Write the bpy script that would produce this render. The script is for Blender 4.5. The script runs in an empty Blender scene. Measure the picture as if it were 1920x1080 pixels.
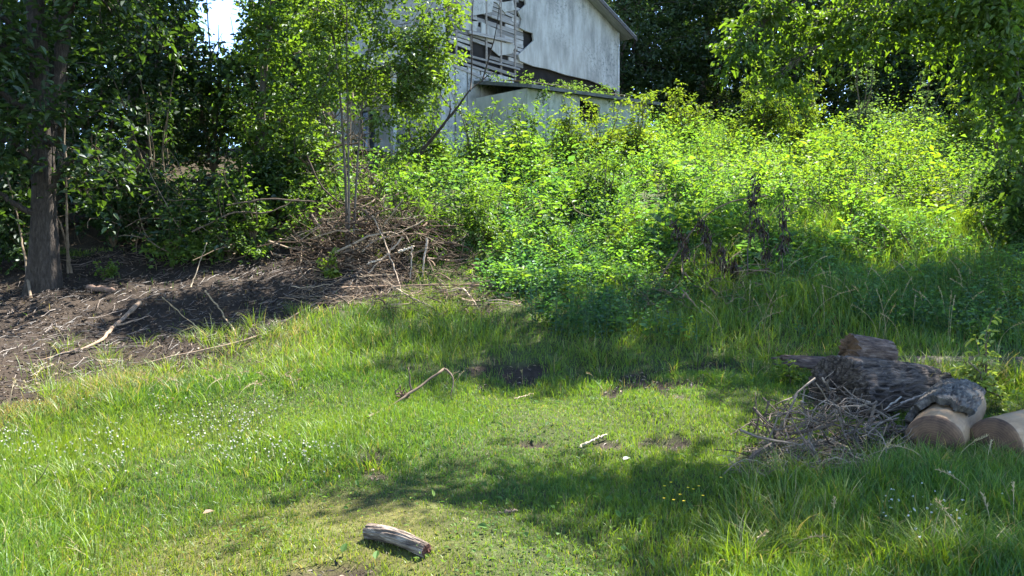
import bpy, math, random
import numpy as np
from mathutils import Vector, Matrix

R = np.random.default_rng(11)
random.seed(5)
sc = bpy.context.scene
COL = sc.collection

# ------------------------------------------------------------------ camera
CAMZ, F, HORIZ = 1.55, 1450.0, 500.0          # eye height, focal length and horizon row of the 1920x1080 photograph
PITCH = math.atan((540 - HORIZ) / F)
cd = bpy.data.cameras.new('camera'); cam = bpy.data.objects.new('camera', cd); COL.objects.link(cam)
cd.sensor_width = 36; cd.lens = 36 * F / 1920; cd.clip_end = 600; cd.clip_start = .05
cam.location = (0, 0, CAMZ); cam.rotation_euler = (math.pi / 2 - PITCH, 0, 0)
sc.camera = cam
# ------------------------------------------------------------------ light
SUN_AZ, SUN_EL = math.radians(42), math.radians(57)   # azimuth from +Y towards +X
w = bpy.data.worlds.new('World'); sc.world = w; w.use_nodes = True
nt = w.node_tree; bg = nt.nodes['Background']
sky = nt.nodes.new('ShaderNodeTexSky'); sky.sky_type = 'NISHITA'; sky.sun_disc = False
sky.sun_elevation = SUN_EL; sky.sun_rotation = SUN_AZ
sky.dust_density = .1; sky.altitude = 1200; sky.ozone_density = 1.5; sky.air_density = .7
nt.links.new(sky.outputs[0], bg.inputs[0]); bg.inputs[1].default_value = 0.148
sl = bpy.data.lights.new('sun', 'SUN'); sl.energy = 5.0; sl.angle = math.radians(.55); sl.color = (1, .95, .86)
so = bpy.data.objects.new('sun', sl); COL.objects.link(so)
SDIR = Vector((math.sin(SUN_AZ) * math.cos(SUN_EL), math.cos(SUN_AZ) * math.cos(SUN_EL), math.sin(SUN_EL)))
so.rotation_euler = SDIR.to_track_quat('Z', 'Y').to_euler(); so.location = (10, 10, 30)
sc.view_settings.view_transform = 'Standard'; sc.view_settings.look = 'None'
sc.view_settings.exposure = 2.6; sc.view_settings.gamma = 1; sc.view_settings.use_curve_mapping = False
sc.cycles.max_bounces = 6; sc.cycles.diffuse_bounces = 3; sc.cycles.glossy_bounces = 2
sc.cycles.transmission_bounces = 4; sc.cycles.transparent_max_bounces = 4
sc.cycles.use_denoising = True
sc.cycles.sample_clamp_indirect = 4

# ------------------------------------------------------------------ terrain and projection
_py = np.array([-80, 0, 4, 6, 8, 10, 12, 14, 17, 20, 22, 26, 30, 40, 60, 120, 300.])
_pz = np.array([-1.5, 0, .0, .1, .35, .75, 1.35, 2.1, 3.1, 4.1, 4.7, 5.5, 6.1, 7.2, 9, 13, 20.])
_fy = np.arange(-80, 300, .1); _fz = np.interp(_fy, _py, _pz)
_k = np.exp(-np.linspace(-2, 2, 25) ** 2); _k /= _k.sum()
_fz = np.convolve(np.pad(_fz, 12, mode='edge'), _k, 'valid')
def gz(x, y):
    x = np.asarray(x, float); y = np.asarray(y, float)
    z = np.interp(y, _fy, _fz)
    z = z + .035 * np.sin(1.7 * x + .6 * y) + .03 * np.sin(2.9 * y - 1.1 * x + 1) + .018 * np.sin(5.1 * x + 3.7 * y)
    return z
def project(x, y, z):
    dz = z - CAMZ
    cp, sp = math.cos(PITCH), math.sin(PITCH)
    d = y * cp - dz * sp; u = y * sp + dz * cp
    d = np.maximum(d, .01)
    return 960 + F * x / d, 540 - F * u / d
def ray(px, py):
    cp, sp = math.cos(PITCH), math.sin(PITCH)
    a, b = (px - 960) / F, (540 - py) / F
    return np.array([a, cp + b * sp, -sp + b * cp])
def at(px, py, Y):
    d = ray(px, py); t = Y / d[1]
    return np.array([d[0] * t, Y, CAMZ + d[2] * t])
def hit(px, py, lift=0.):
    d = ray(px, py); t = 2.0
    while t < 80:
        p = d * t
        if CAMZ + p[2] <= gz(p[0], p[1]) + lift: break
        t += .01
    return np.array([p[0], p[1], CAMZ + p[2]])
def noise2(x, y, s, seed=0):
    r = np.random.default_rng(100 + seed); v = 0
    for i in range(6):
        a = r.uniform(0, 6.28); f = s * r.uniform(.6, 2.0); ph = r.uniform(0, 6.28)
        v = v + np.sin(f * (x * math.cos(a) + y * math.sin(a)) + ph + 1.3 * np.sin(.7 * f * (y * math.cos(a) - x * math.sin(a)) + ph))
    return v / 6 * 1.4
def inpoly(px, py, poly):
    c = np.zeros(px.shape, bool); n = len(poly)
    for i in range(n):
        x0, y0 = poly[i]; x1, y1 = poly[(i + 1) % n]
        if y0 == y1: continue
        k = (y0 > py) != (y1 > py)
        c ^= k & (px < (x1 - x0) * (py - y0) / (y1 - y0) + x0)
    return c
def blob(px, py, cx, cy, rx, ry):
    return np.clip(1.25 - np.hypot((px - cx) / rx, (py - cy) / ry), 0, 1)

# ------------------------------------------------------------------ mesh helpers
def mk_mesh(name, V, Q, C=None, smooth=False):
    V = np.asarray(V, np.float32); Q = np.asarray(Q, np.int32)
    me = bpy.data.meshes.new(name)
    me.vertices.add(len(V)); me.vertices.foreach_set('co', V.ravel())
    me.loops.add(Q.size); me.loops.foreach_set('vertex_index', Q.ravel())
    me.polygons.add(len(Q)); me.polygons.foreach_set('loop_start', np.arange(0, Q.size, Q.shape[1], dtype=np.int32))
    me.update(calc_edges=True)
    me.polygons.foreach_set('use_smooth', np.full(len(Q), smooth))
    if C is not None:
        a = me.attributes.new('col', 'FLOAT_COLOR', 'POINT')
        a.data.foreach_set('color', np.concatenate([C, np.ones((len(C), 1))], 1).astype(np.float32).ravel())
    return me
class Geo:
    def __init__(s): s.V = []; s.Q = []; s.C = []; s.n = 0
    def add(s, V, Q, C=None):
        if len(V) == 0: return
        s.V.append(np.asarray(V, float)); s.Q.append(np.asarray(Q) + s.n); s.n += len(V)
        if C is None: C = np.full((len(V), 3), .5)
        C = np.asarray(C, float)
        if C.ndim == 1: C = np.tile(C, (len(V), 1))
        s.C.append(C)
    def build(s, name, mat, parent=None, origin=None, smooth=False):
        V = np.concatenate(s.V)
        if origin is not None: V = V - np.asarray(origin)
        me = mk_mesh(name, V, np.concatenate(s.Q), np.concatenate(s.C), smooth)
        return link(name, me, mat, parent, None if parent else origin)
def link(name, me, mat, parent=None, loc=None):
    o = bpy.data.objects.new(name, me); COL.objects.link(o)
    if mat is not None: me.materials.append(mat)
    if parent is not None: o.parent = parent
    if loc is not None: o.location = loc
    return o
def tag(o, label=None, cat=None, group=None, kind=None):
    if label: o['label'] = label
    if cat: o['category'] = cat
    if group: o['group'] = group
    if kind: o['kind'] = kind
    return o
def empty(name, loc, rz=0.):
    o = bpy.data.objects.new(name, None); COL.objects.link(o); o.location = loc; o.rotation_euler = (0, 0, rz)
    o.empty_display_size = .2
    return o
def unit(v): return v / np.maximum(np.linalg.norm(v, axis=-1, keepdims=True), 1e-9)
def blades(P, h, wd, az, bend, face, segs=(0, .38, .72, 1)):
    """ribbons rising from P, leaning to az by bend*h"""
    n = len(P); ss = np.array(segs); k = len(ss)
    hx = np.cos(az)[:, None] * bend[:, None] * (ss ** 1.8)[None] * h[:, None]
    hy = np.sin(az)[:, None] * bend[:, None] * (ss ** 1.8)[None] * h[:, None]
    hz = h[:, None] * (ss - .35 * np.clip(bend, 0, 1.6)[:, None] * ss ** 2.4)
    ctr = np.stack([P[:, 0:1] + hx, P[:, 1:2] + hy, P[:, 2:3] + hz], -1)
    wv = wd[:, None] * (1 - .93 * ss ** 1.6)[None] * .5
    side = np.stack([np.cos(face), np.sin(face), np.zeros(n)], -1)[:, None, :] * wv[..., None]
    V = np.stack([ctr - side, ctr + side], 2).reshape(n, k * 2, 3)
    q = np.array([[2 * i, 2 * i + 1, 2 * i + 3, 2 * i + 2] for i in range(k - 1)])
    Q = (np.arange(n)[:, None, None] * (2 * k) + q[None]).reshape(-1, 4)
    return V.reshape(-1, 3), Q, np.tile(ss, (n, 2)).reshape(n, 2, k).transpose(0, 2, 1).reshape(-1)
def leaves(P, axis, nrm, L, Wd, fold=.25):
    """two-quad folded leaves"""
    n = len(P); axis = unit(axis); side = unit(np.cross(nrm, axis)); up = np.cross(axis, side)
    L = np.broadcast_to(L, n)[:, None]; Wd = np.broadcast_to(Wd, n)[:, None]
    a = P; t = P + axis * L - up * L * .10
    l1 = P + axis * L * .30 + side * Wd * .5 + up * Wd * fold; l2 = P + axis * L * .68 + side * Wd * .36 + up * Wd * fold * .6
    r1 = P + axis * L * .30 - side * Wd * .5 + up * Wd * fold; r2 = P + axis * L * .68 - side * Wd * .36 + up * Wd * fold * .6
    V = np.stack([a, l1, l2, t, r2, r1], 1).reshape(-1, 3)
    i = np.arange(n)[:, None] * 6
    Q = np.concatenate([i + np.array([[0, 3, 2, 1]]), i + np.array([[0, 5, 4, 3]])], 0)
    return V, Q
def tubes(P, Rr, k=6, cap=True):
    """P (B,n,3), Rr (B,n)"""
    P = np.asarray(P, float); Rr = np.asarray(Rr, float); B, n, _ = P.shape
    T = unit(np.gradient(P, axis=1))
    m = unit(T.mean(1)); ref = np.where(np.abs(m[:, 2:3]) > .8, np.array([[1., 0, 0]]), np.array([[0, 0, 1.]]))
    s1 = unit(np.cross(T, ref[:, None, :])); s2 = np.cross(T, s1)
    th = np.linspace(0, 2 * np.pi, k, endpoint=False)
    V = P[:, :, None, :] + Rr[:, :, None, None] * (np.cos(th)[None, None, :, None] * s1[:, :, None, :] + np.sin(th)[None, None, :, None] * s2[:, :, None, :])
    i = np.arange(n - 1)[:, None] * k; j = np.arange(k)[None]; j2 = (j + 1) % k
    q = np.stack([i + j, i + j2, i + k + j2, i + k + j], -1).reshape(-1, 4)
    if cap and k % 2 == 0:
        c = []
        for b0 in (0, (n - 1) * k):
            for a in range(1, k // 2):
                c.append([b0 + a - 1, b0 + a, b0 + k - a - 1, b0 + k - a] if a > 0 else None)
        q = np.concatenate([q, np.array(c)], 0) if c else q
    Q = (np.arange(B)[:, None, None] * (n * k) + q[None]).reshape(-1, 4)
    return V.reshape(-1, 3), Q
def curve(pts, n, jit=0., rng=R):
    """smooth resample of a polyline"""
    pts = np.asarray(pts, float)
    d = np.r_[0, np.cumsum(np.linalg.norm(np.diff(pts, axis=0), axis=1))]
    t = np.linspace(0, d[-1], n)
    if len(pts) > 2:
        tt = np.linspace(0, d[-1], n * 4); c = np.stack([np.interp(tt, d, pts[:, i]) for i in range(3)], 1)
        kk = np.ones(2 * n // 2 + 1); kk /= kk.sum(); m = len(kk) // 2
        pad = np.concatenate([2 * c[0] - c[1:m + 1][::-1], c, 2 * c[-1] - c[-m - 1:-1][::-1]])
        c = np.stack([np.convolve(pad[:, i], kk, 'valid') for i in range(3)], 1)
        idx = np.linspace(0, len(c) - 1, n).astype(int); out = c[idx]
    else:
        out = np.stack([np.interp(t, d, pts[:, i]) for i in range(3)], 1)
    if jit:
        out[1:-1] += rng.normal(0, jit, out[1:-1].shape)
    return out

# ------------------------------------------------------------------ materials
def mat(name):
    m = bpy.data.materials.new(name); m.use_nodes = True
    n = m.node_tree.nodes; l = m.node_tree.links; n.clear()
    out = n.new('ShaderNodeOutputMaterial')
    return m, n, l, out
def foliage(name, trans=.45, tint=(1.35, 1.25, .55), gloss=.06, rough=.45):
    m, n, l, out = mat(name)
    at_ = n.new('ShaderNodeAttribute'); at_.attribute_name = 'col'
    d = n.new('ShaderNodeBsdfDiffuse'); t = n.new('ShaderNodeBsdfTranslucent'); g = n.new('ShaderNodeBsdfGlossy')
    mu = n.new('ShaderNodeMix'); mu.data_type = 'RGBA'; mu.blend_type = 'MULTIPLY'; mu.inputs[0].default_value = 1
    l.new(at_.outputs['Color'], mu.inputs[6]); mu.inputs[7].default_value = (*tint, 1)
    l.new(at_.outputs['Color'], d.inputs[0]); l.new(mu.outputs[2], t.inputs[0])
    g.inputs['Roughness'].default_value = rough; g.inputs[0].default_value = (.9, .95, 1, 1)
    a = n.new('ShaderNodeMixShader'); a.inputs[0].default_value = trans
    l.new(d.outputs[0], a.inputs[1]); l.new(t.outputs[0], a.inputs[2])
    b = n.new('ShaderNodeMixShader'); b.inputs[0].default_value = gloss
    l.new(a.outputs[0], b.inputs[1]); l.new(g.outputs[0], b.inputs[2]); l.new(b.outputs[0], out.inputs[0])
    return m
def noisy(name, stops, scale=(1, 1, 1), nscale=8, detail=8, bump=.5, bscale=None, rough=.9, dist=.02, attr=False, speck=None, coord='Object'):
    """noise -> colour ramp, with bump"""
    m, n, l, out = mat(name)
    p = n.new('ShaderNodeBsdfPrincipled'); p.inputs['Roughness'].default_value = rough
    if 'Specular IOR Level' in p.inputs: p.inputs['Specular IOR Level'].default_value = .25
    tc = n.new('ShaderNodeTexCoord'); mp = n.new('ShaderNodeMapping'); mp.inputs['Scale'].default_value = scale
    l.new(tc.outputs[coord], mp.inputs[0])
    nz = n.new('ShaderNodeTexNoise'); nz.inputs['Scale'].default_value = nscale; nz.inputs['Detail'].default_value = detail
    nz.inputs['Roughness'].default_value = .65; l.new(mp.outputs[0], nz.inputs['Vector'])
    cr = n.new('ShaderNodeValToRGB'); e = cr.color_ramp.elements
    e[0].position, e[0].color = stops[0][0], (*stops[0][1], 1); e[1].position, e[1].color = stops[-1][0], (*stops[-1][1], 1)
    for s_ in stops[1:-1]:
        q = e.new(s_[0]); q.color = (*s_[1], 1)
    l.new(nz.outputs[0], cr.inputs[0]); c = cr.outputs[0]
    if attr:
        a = n.new('ShaderNodeAttribute'); a.attribute_name = 'col'
        mu = n.new('ShaderNodeMix'); mu.data_type = 'RGBA'; mu.blend_type = 'MULTIPLY'; mu.inputs[0].default_value = 1
        l.new(a.outputs['Color'], mu.inputs[6]); l.new(c, mu.inputs[7]); c = mu.outputs[2]
    if speck:                                    # (scale, threshold lo, hi, colour, patch scale)
        n2 = n.new('ShaderNodeTexNoise'); n2.inputs['Scale'].default_value = speck[0]; n2.inputs['Detail'].default_value = 6; n2.inputs['Roughness'].default_value = .75
        l.new(tc.outputs[coord], n2.inputs['Vector'])
        r2 = n.new('ShaderNodeMapRange'); r2.inputs[1].default_value = speck[1]; r2.inputs[2].default_value = speck[2]
        l.new(n2.outputs[0], r2.inputs[0])
        n3 = n.new('ShaderNodeTexNoise'); n3.inputs['Scale'].default_value = speck[4]; n3.inputs['Detail'].default_value = 3
        l.new(tc.outputs[coord], n3.inputs['Vector'])
        r3 = n.new('ShaderNodeMapRange'); r3.inputs[1].default_value = .42; r3.inputs[2].default_value = .62
        l.new(n3.outputs[0], r3.inputs[0])
        mm = n.new('ShaderNodeMath'); mm.operation = 'MULTIPLY'; l.new(r2.outputs[0], mm.inputs[0]); l.new(r3.outputs[0], mm.inputs[1])
        mx = n.new('ShaderNodeMix'); mx.data_type = 'RGBA'; l.new(mm.outputs[0], mx.inputs[0]); l.new(c, mx.inputs[6]); mx.inputs[7].default_value = (*speck[3], 1); c = mx.outputs[2]
    l.new(c, p.inputs['Base Color'])
    if bump:
        b = n.new('ShaderNodeBump'); b.inputs['Strength'].default_value = bump; b.inputs['Distance'].default_value = dist
        l.new(nz.outputs[0], b.inputs['Height']); l.new(b.outputs[0], p.inputs['Normal'])
    l.new(p.outputs[0], out.inputs[0])
    return m
M_GRASS = foliage('grass_blade', .5, (1.3, 1.32, .45), .025, .5)
M_LEAF = foliage('tree_leaf', .5, (1.4, 1.45, .4), .028, .5)
M_WEED = foliage('weed_leaf', .48, (1.26, 1.38, .48), .02, .5)
M_DRY = foliage('dry_litter', .15, (1.1, 1, .8), .03, .6)
M_BARK = noisy('tree_bark', [(.3, (.035, .028, .022)), (.55, (.12, .10, .08)), (.75, (.22, .19, .16))], (9, 9, 1.2), 2.2, 8, .9, dist=.04)
M_LOGBARK = noisy('furrowed_bark', [(.36, (.010, .007, .005)), (.47, (.05, .037, .028)), (.58, (.10, .077, .06)), (.7, (.17, .135, .105))], (1.1, 19, 19), 1.5, 9, 1, dist=.04, attr=False)
M_SMALLBARK = noisy('grey_log_bark', [(.34, (.03, .022, .017)), (.5, (.12, .092, .07)), (.64, (.30, .25, .20))], (4, 24, 24), 1.6, 8, 1, dist=.012)
M_CHUNK = noisy('bark_chunk', [(.3, (.02, .013, .01)), (.5, (.085, .058, .045)), (.72, (.20, .15, .115))], (3, 10, 14), 2.4, 9, 1, dist=.02)
M_GREYBARK = noisy('scaly_grey_bark', [(.35, (.025, .022, .019)), (.52, (.085, .073, .058)), (.7, (.18, .158, .128))], (.7, 1, 1), 20, 8, 1, dist=.02)
M_WOOD = noisy('bare_wood', [(.25, (.15, .085, .038)), (.5, (.26, .165, .085)), (.75, (.36, .245, .14))], (1.2, 6, 6), 2.2, 7, .25, dist=.008, rough=.75, speck=(9, .5, .7, (.2, .13, .08), 3))
def end_wood():
    m, n, l, out = mat('ringed_shaded_end_wood'); p = n.new('ShaderNodeBsdfPrincipled'); p.inputs['Roughness'].default_value = .9
    tc = n.new('ShaderNodeTexCoord'); wv = n.new('ShaderNodeTexWave'); wv.wave_type = 'RINGS'; wv.rings_direction = 'X'
    wv.inputs['Scale'].default_value = 19; wv.inputs['Distortion'].default_value = 5; wv.inputs['Detail'].default_value = 3; wv.inputs['Detail Scale'].default_value = 2
    nz = n.new('ShaderNodeTexNoise'); nz.inputs['Scale'].default_value = 7; nz.inputs['Detail'].default_value = 8
    l.new(tc.outputs['Object'], wv.inputs['Vector']); l.new(tc.outputs['Object'], nz.inputs['Vector'])
    mx = n.new('ShaderNodeMix'); mx.inputs[0].default_value = .9; l.new(wv.outputs['Fac'], mx.inputs[2]); l.new(nz.outputs[0], mx.inputs[3])
    cr = n.new('ShaderNodeValToRGB'); e = cr.color_ramp.elements; e[0].position = .25; e[0].color = (.03, .015, .008, 1); e[1].position = .75; e[1].color = (.20, .115, .06, 1); q = e.new(.5); q.color = (.10, .055, .028, 1)  # rotten brown, darkened further for the shade on the ends
    l.new(mx.outputs[0], cr.inputs[0]); l.new(cr.outputs[0], p.inputs['Base Color'])
    b = n.new('ShaderNodeBump'); b.inputs['Strength'].default_value = .6; b.inputs['Distance'].default_value = .012; l.new(mx.outputs[0], b.inputs['Height']); l.new(b.outputs[0], p.inputs['Normal'])
    l.new(p.outputs[0], out.inputs[0]); return m
M_ENDWOOD = end_wood()
M_REDEND = noisy('red_end_wood', [(.3, (.05, .022, .016)), (.7, (.17, .075, .05))], (1, 4, 4), 8, 6, .4, dist=.006)
M_TWIG = noisy('dead_twig', [(.3, (.46, .40, .33)), (.7, (1.05, .95, .8))], (1, 1, 1), 14, 5, .4, dist=.004, attr=True)
M_STEM = noisy('green_stem', [(.3, (.5, .5, .5)), (.7, (1, 1, 1))], (1, 1, 1), 10, 4, 0, attr=True)

# ground: colour attribute carries where earth lies bare and one painted shaded hollow
def ground_mat():
    m, n, l, out = mat('earth_and_thatch')
    p = n.new('ShaderNodeBsdfPrincipled'); p.inputs['Roughness'].default_value = .95
    p.inputs['Specular IOR Level'].default_value = .15
    tc = n.new('ShaderNodeTexCoord'); a = n.new('ShaderNodeAttribute'); a.attribute_name = 'col'
    n1 = n.new('ShaderNodeTexNoise'); n1.inputs['Scale'].default_value = 26; n1.inputs['Detail'].default_value = 9; n1.inputs['Roughness'].default_value = .75
    n2 = n.new('ShaderNodeTexNoise'); n2.inputs['Scale'].default_value = 3; n2.inputs['Detail'].default_value = 4
    l.new(tc.outputs['Object'], n1.inputs[0]); l.new(tc.outputs['Object'], n2.inputs[0])
    r = n.new('ShaderNodeMapRange'); r.inputs[1].default_value = .3; r.inputs[2].default_value = .7; r.inputs[3].default_value = .35; r.inputs[4].default_value = 1.7
    l.new(n1.outputs[0], r.inputs[0])
    r2 = n.new('ShaderNodeMapRange'); r2.inputs[1].default_value = .3; r2.inputs[2].default_value = .7; r2.inputs[3].default_value = .7; r2.inputs[4].default_value = 1.3
    l.new(n2.outputs[0], r2.inputs[0])
    mm = n.new('ShaderNodeMath'); mm.operation = 'MULTIPLY'; l.new(r.outputs[0], mm.inputs[0]); l.new(r2.outputs[0], mm.inputs[1])
    mu = n.new('ShaderNodeVectorMath'); mu.operation = 'SCALE'; l.new(a.outputs['Color'], mu.inputs[0]); l.new(mm.outputs[0], mu.inputs['Scale'])
    l.new(mu.outputs[0], p.inputs['Base Color'])
    b = n.new('ShaderNodeBump'); b.inputs['Strength'].default_value = .8; b.inputs['Distance'].default_value = .03
    l.new(n1.outputs[0], b.inputs['Height']); l.new(b.outputs[0], p.inputs['Normal']); l.new(p.outputs[0], out.inputs[0])
    return m

# ------------------------------------------------------------------ zones (where earth, thatch, long grass and one painted shaded hollow lie), traced once on the ground
DIRT = [(-700, 430), (0, 460), (130, 480), (230, 470), (330, 455), (450, 470), (560, 460), (700, 470), (770, 480), (780, 525), (710, 555), (650, 580),
        (585, 590), (520, 625), (440, 672), (330, 705), (200, 722), (110, 742), (0, 770), (-400, 900)]
YELLOW = [(150, 1100), (240, 1020), (400, 975), (600, 935), (760, 925), (900, 940), (860, 1010), (840, 1100)]
SOIL_SHADE = [(575, 1082, 120, 40), (585, 1072, 100, 30), (965, 702, 75, 28), (1215, 722, 110, 24), (700, 868, 50, 20), (1240, 838, 70, 20), (1560, 850, 150, 60), (1000, 830, 60, 12), (1130, 830, 60, 12), (895, 580, 40, 16), (1330, 690, 70, 14)]  # one small patch left of centre paints a shaded hole between tufts
def zones(x, y):
    z = gz(x, y); px, py = project(x, y, z)
    jx = px + 22 * noise2(x, y, 7, 1) * 7 / np.maximum(y, 3); jy = py + 12 * noise2(x, y, 7, 2) * 7 / np.maximum(y, 3)
    dirt = inpoly(jx, jy, DIRT).astype(float)
    soil_shade = np.zeros_like(px)
    for s in SOIL_SHADE: soil_shade = np.maximum(soil_shade, blob(jx, jy, *s))
    yel = 0
    for k_ in range(14):
        a_ = k_ * 2.4; q_ = (k_ / 14) ** .5; yel = yel + inpoly(jx + 150 * q_ * math.cos(a_), jy + 55 * q_ * math.sin(a_), YELLOW) / 14.
    yel = np.clip(yel * (.75 + .6 * noise2(x, y, 3.1, 3)), 0, 1)
    soil_shade = np.clip((soil_shade * 1.5 + .9 * noise2(x, y, 8, 5) - .35) * 1.6, 0, 1) * (soil_shade > 0)
    return z, px, py, dirt, soil_shade, yel

# ------------------------------------------------------------------ ground sheet
def axis(lo, hi, segs):
    out = []
    for a, b, s in segs: out.append(np.arange(a, b, s))
    return np.concatenate(out + [[hi]])
gx = axis(-140, 140, [(-140, -20, 6.), (-20, -9, .5), (-9, 9, .075), (9, 20, .5), (20, 140, 6.)])
gy = axis(-60, 260, [(-60, -2, 4.), (-2, 3, .25), (3, 15, .07), (15, 34, .4), (34, 260, 5.)])
X, Y = np.meshgrid(gx, gy); xf, yf = X.ravel(), Y.ravel()
z, px, py, dirt, soil_shade, yel = zones(xf, yf)
rough = (noise2(xf, yf, 11, 7) * .03 + noise2(xf, yf, 23, 8) * .015 + noise2(xf, yf, 45, 9) * .008) * np.clip(dirt + soil_shade, 0, 1)
zv = z + np.where((yf < 16) & (yf > 2), rough, 0) - .03 * soil_shade
thatch = np.array([.04, .05, .016]); earth = np.array([.031, .023, .017]); moss = np.array([.085, .08, .025]); wood_floor = np.array([.045, .035, .022])
C = thatch[None] + np.zeros((len(xf), 3))
C = C + yel[:, None] * (moss - C); C = C + np.clip(dirt + soil_shade, 0, 1)[:, None] * (earth - C)
C = np.where((((yf > 13.2 + .25 * np.sin(xf * 3)) & (xf < -.13 * yf)) | (yf > 24))[:, None], wood_floor[None] * .8, C)
nx, ny = len(gx), len(gy)
ii = (np.arange(ny - 1)[:, None] * nx + np.arange(nx - 1)[None]).ravel()
Q = np.stack([ii, ii + 1, ii + nx + 1, ii + nx], 1)
me = mk_mesh('ground', np.stack([xf, yf, zv], 1), Q, C, True)
tag(link('ground', me, ground_mat()), 'grassy slope with a bare dark earth bank at its left', 'ground', kind='structure')

# ------------------------------------------------------------------ grass
def scatter(n, x0, x1, y0, y1):
    x = R.uniform(x0, x1, n); y = R.uniform(y0, y1, n); return x, y
G1, G2, G3 = np.array([.098, .168, .017]), np.array([.148, .205, .018]), np.array([.055, .13, .024])
STRAW = np.array([.30, .24, .12]); MOSS = np.array([.17, .16, .03])
def grass_layer(geo, n, y0, y1, hfun, wmul=1., margin=450):
    y = np.sqrt(R.uniform(y0 ** 2, y1 ** 2, n)); x = R.uniform(-.98, .98, n) * (y + .2)
    z, px, py, dirt, soil_shade, yel = zones(x, y)
    keep, h, dry, wid = hfun(x, y, px, py, dirt, soil_shade, yel)
    k = (R.random(n) < keep) & (px > -margin) & (px < 1920 + margin)
    x, y, z, h, dry, wid = [a[k] for a in (x, y, z, h, dry, wid)]; n = len(x)
    t = np.clip(.5 + .5 * noise2(x, y, 1.6, 20) + R.normal(0, .28, n), 0, 1)[:, None]
    c = np.where(t < .5, G3 + (G1 - G3) * t * 2, G1 + (G2 - G1) * (t - .5) * 2)
    ye = yel[k][:, None] * .42; c = c + ye * (MOSS * R.uniform(.7, 1.3, (n, 1)) - c)
    d = (R.random(n) < dry)[:, None]; c = np.where(d, STRAW * R.uniform(.5, 1.1, (n, 1)), c)
    c = c * R.uniform(.75, 1.25, (n, 1))
    az = R.uniform(0, 2 * np.pi, n) + .8 * noise2(x, y, .9, 22); bend = np.abs(R.normal(.35, .35, n)) + .05
    V, Q, s = blades(np.stack([x, y, z - .008], 1), h * R.uniform(.6, 1.25, n), wid * wmul * R.uniform(.7, 1.3, n), az, bend, R.uniform(0, np.pi, n))
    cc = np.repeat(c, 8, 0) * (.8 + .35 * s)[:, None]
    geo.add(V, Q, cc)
def near_fun(x, y, px, py, dirt, soil_shade, yel):
    nn = noise2(x, y, 2.2, 30)
    h = .055 + .025 * nn
    right = np.clip((px - 1250 - (1000 - py) * .3) / 300, 0, 1) * np.clip((py - 800) / 120, 0, 1)
    h = h + right * .11
    left = np.clip((420 - px) / 300, 0, 1) * np.clip((py - 700) / 100, 0, 1)
    h = h + left * .045 + np.clip(blob(px, py, 620, 850, 200, 60), 0, 1) * .05
    bl = np.clip((160 - px) / 150, 0, 1) * np.clip((py - 880) / 80, 0, 1); h = h + bl * .12
    h = h * (1 - .42 * yel)
    band = np.clip(1 - np.abs(py - (700 - (px - 300) * .16)) / 75, 0, 1) * np.clip((px - 40) / 150, 0, 1) * np.clip((1000 - px) / 200, 0, 1)
    h = h + band * .13 * (1 + .5 * nn)
    keep = np.clip((1 - dirt) * (1 - .93 * soil_shade), .012, 1) * (1 - .1 * yel)
    dry = .035 + .12 * yel + .12 * soil_shade + .3 * dirt + .05 * np.clip(-nn, 0, 1)
    fr = np.clip(1 - np.abs(py - (778 - px * .26)) / 45, 0, 1) * np.clip((640 - px) / 100, 0, 1)
    dry = dry + .75 * fr
    wid = .0055 + .0022 * right + .002 * band + 0 * x
    return keep, h, dry, wid
def far_fun(x, y, px, py, dirt, soil_shade, yel):
    nn = noise2(x, y, 1.7, 31)
    tall = np.clip((px - 980) / 350, 0, 1) * np.clip((690 - py) / 110, 0, 1)
    h = .09 + .03 * nn + tall * .25 * (1 + .45 * nn)
    band = np.clip(1 - np.abs(py - 630) / 70, 0, 1) * np.clip((px - 480) / 80, 0, 1) * np.clip((1000 - px) / 150, 0, 1)
    h = h + band * .16 * (1 + .4 * nn)
    keep = np.clip((1 - dirt) * (1 - .9 * soil_shade), .02, 1) * ~((y > 13.2) & (x < -.13 * y))
    dry = .03 + .2 * soil_shade + .5 * dirt
    fr = np.clip(1 - np.abs(py - (778 - px * .26)) / 45, 0, 1) * np.clip((640 - px) / 100, 0, 1)
    return keep, h, np.clip(dry + .7 * fr, 0, 1), .008 + .004 * tall
g = Geo()
grass_layer(g, 275000, 3.2, 8.2, near_fun)
grass_layer(g, 155000, 7.6, 15.5, far_fun)
tag(g.build('grass', M_GRASS), 'sunlit and shaded green grass with long uncut tufts and dry yellow patches', 'grass', kind='stuff')

# clumps of long arching grass and pale seed stalks
g = Geo()
def tuft(px, py, n, h, spread, dry=.1, wd=.006, col=None):
    p = hit(px, py); x = p[0] + R.normal(0, spread, n); y = p[1] + R.normal(0, spread, n)
    az = np.arctan2(y - p[1], x - p[0]) + R.normal(0, .5, n)
    hh = h * R.uniform(.55, 1.2, n); bend = np.abs(R.normal(.7, .3, n))
    V, Q, s = blades(np.stack([x, y, gz(x, y) - .01], 1), hh, np.full(n, wd), az, bend, az + np.pi / 2 + R.normal(0, .5, n), (0, .25, .5, .75, 1))
    t = R.random((n, 1)); c = (G1 if col is None else col) * R.uniform(.7, 1.3, (n, 1)) + t * (G2 - G1)
    c = np.where(R.random((n, 1)) < dry, STRAW * R.uniform(.6, 1.1, (n, 1)), c)
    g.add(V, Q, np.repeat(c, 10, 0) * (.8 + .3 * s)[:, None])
for i in range(150):
    px = R.uniform(60, 930); py = 735 - (px - 150) * .17 + R.normal(0, 38)
    tuft(px, py, int(R.integers(25, 55)), R.uniform(.14, .30), .07, .12)
for i in range(110):
    tuft(R.uniform(1380, 1960), R.uniform(890, 1075), 40, R.uniform(.15, .3), .06, .10)
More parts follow.
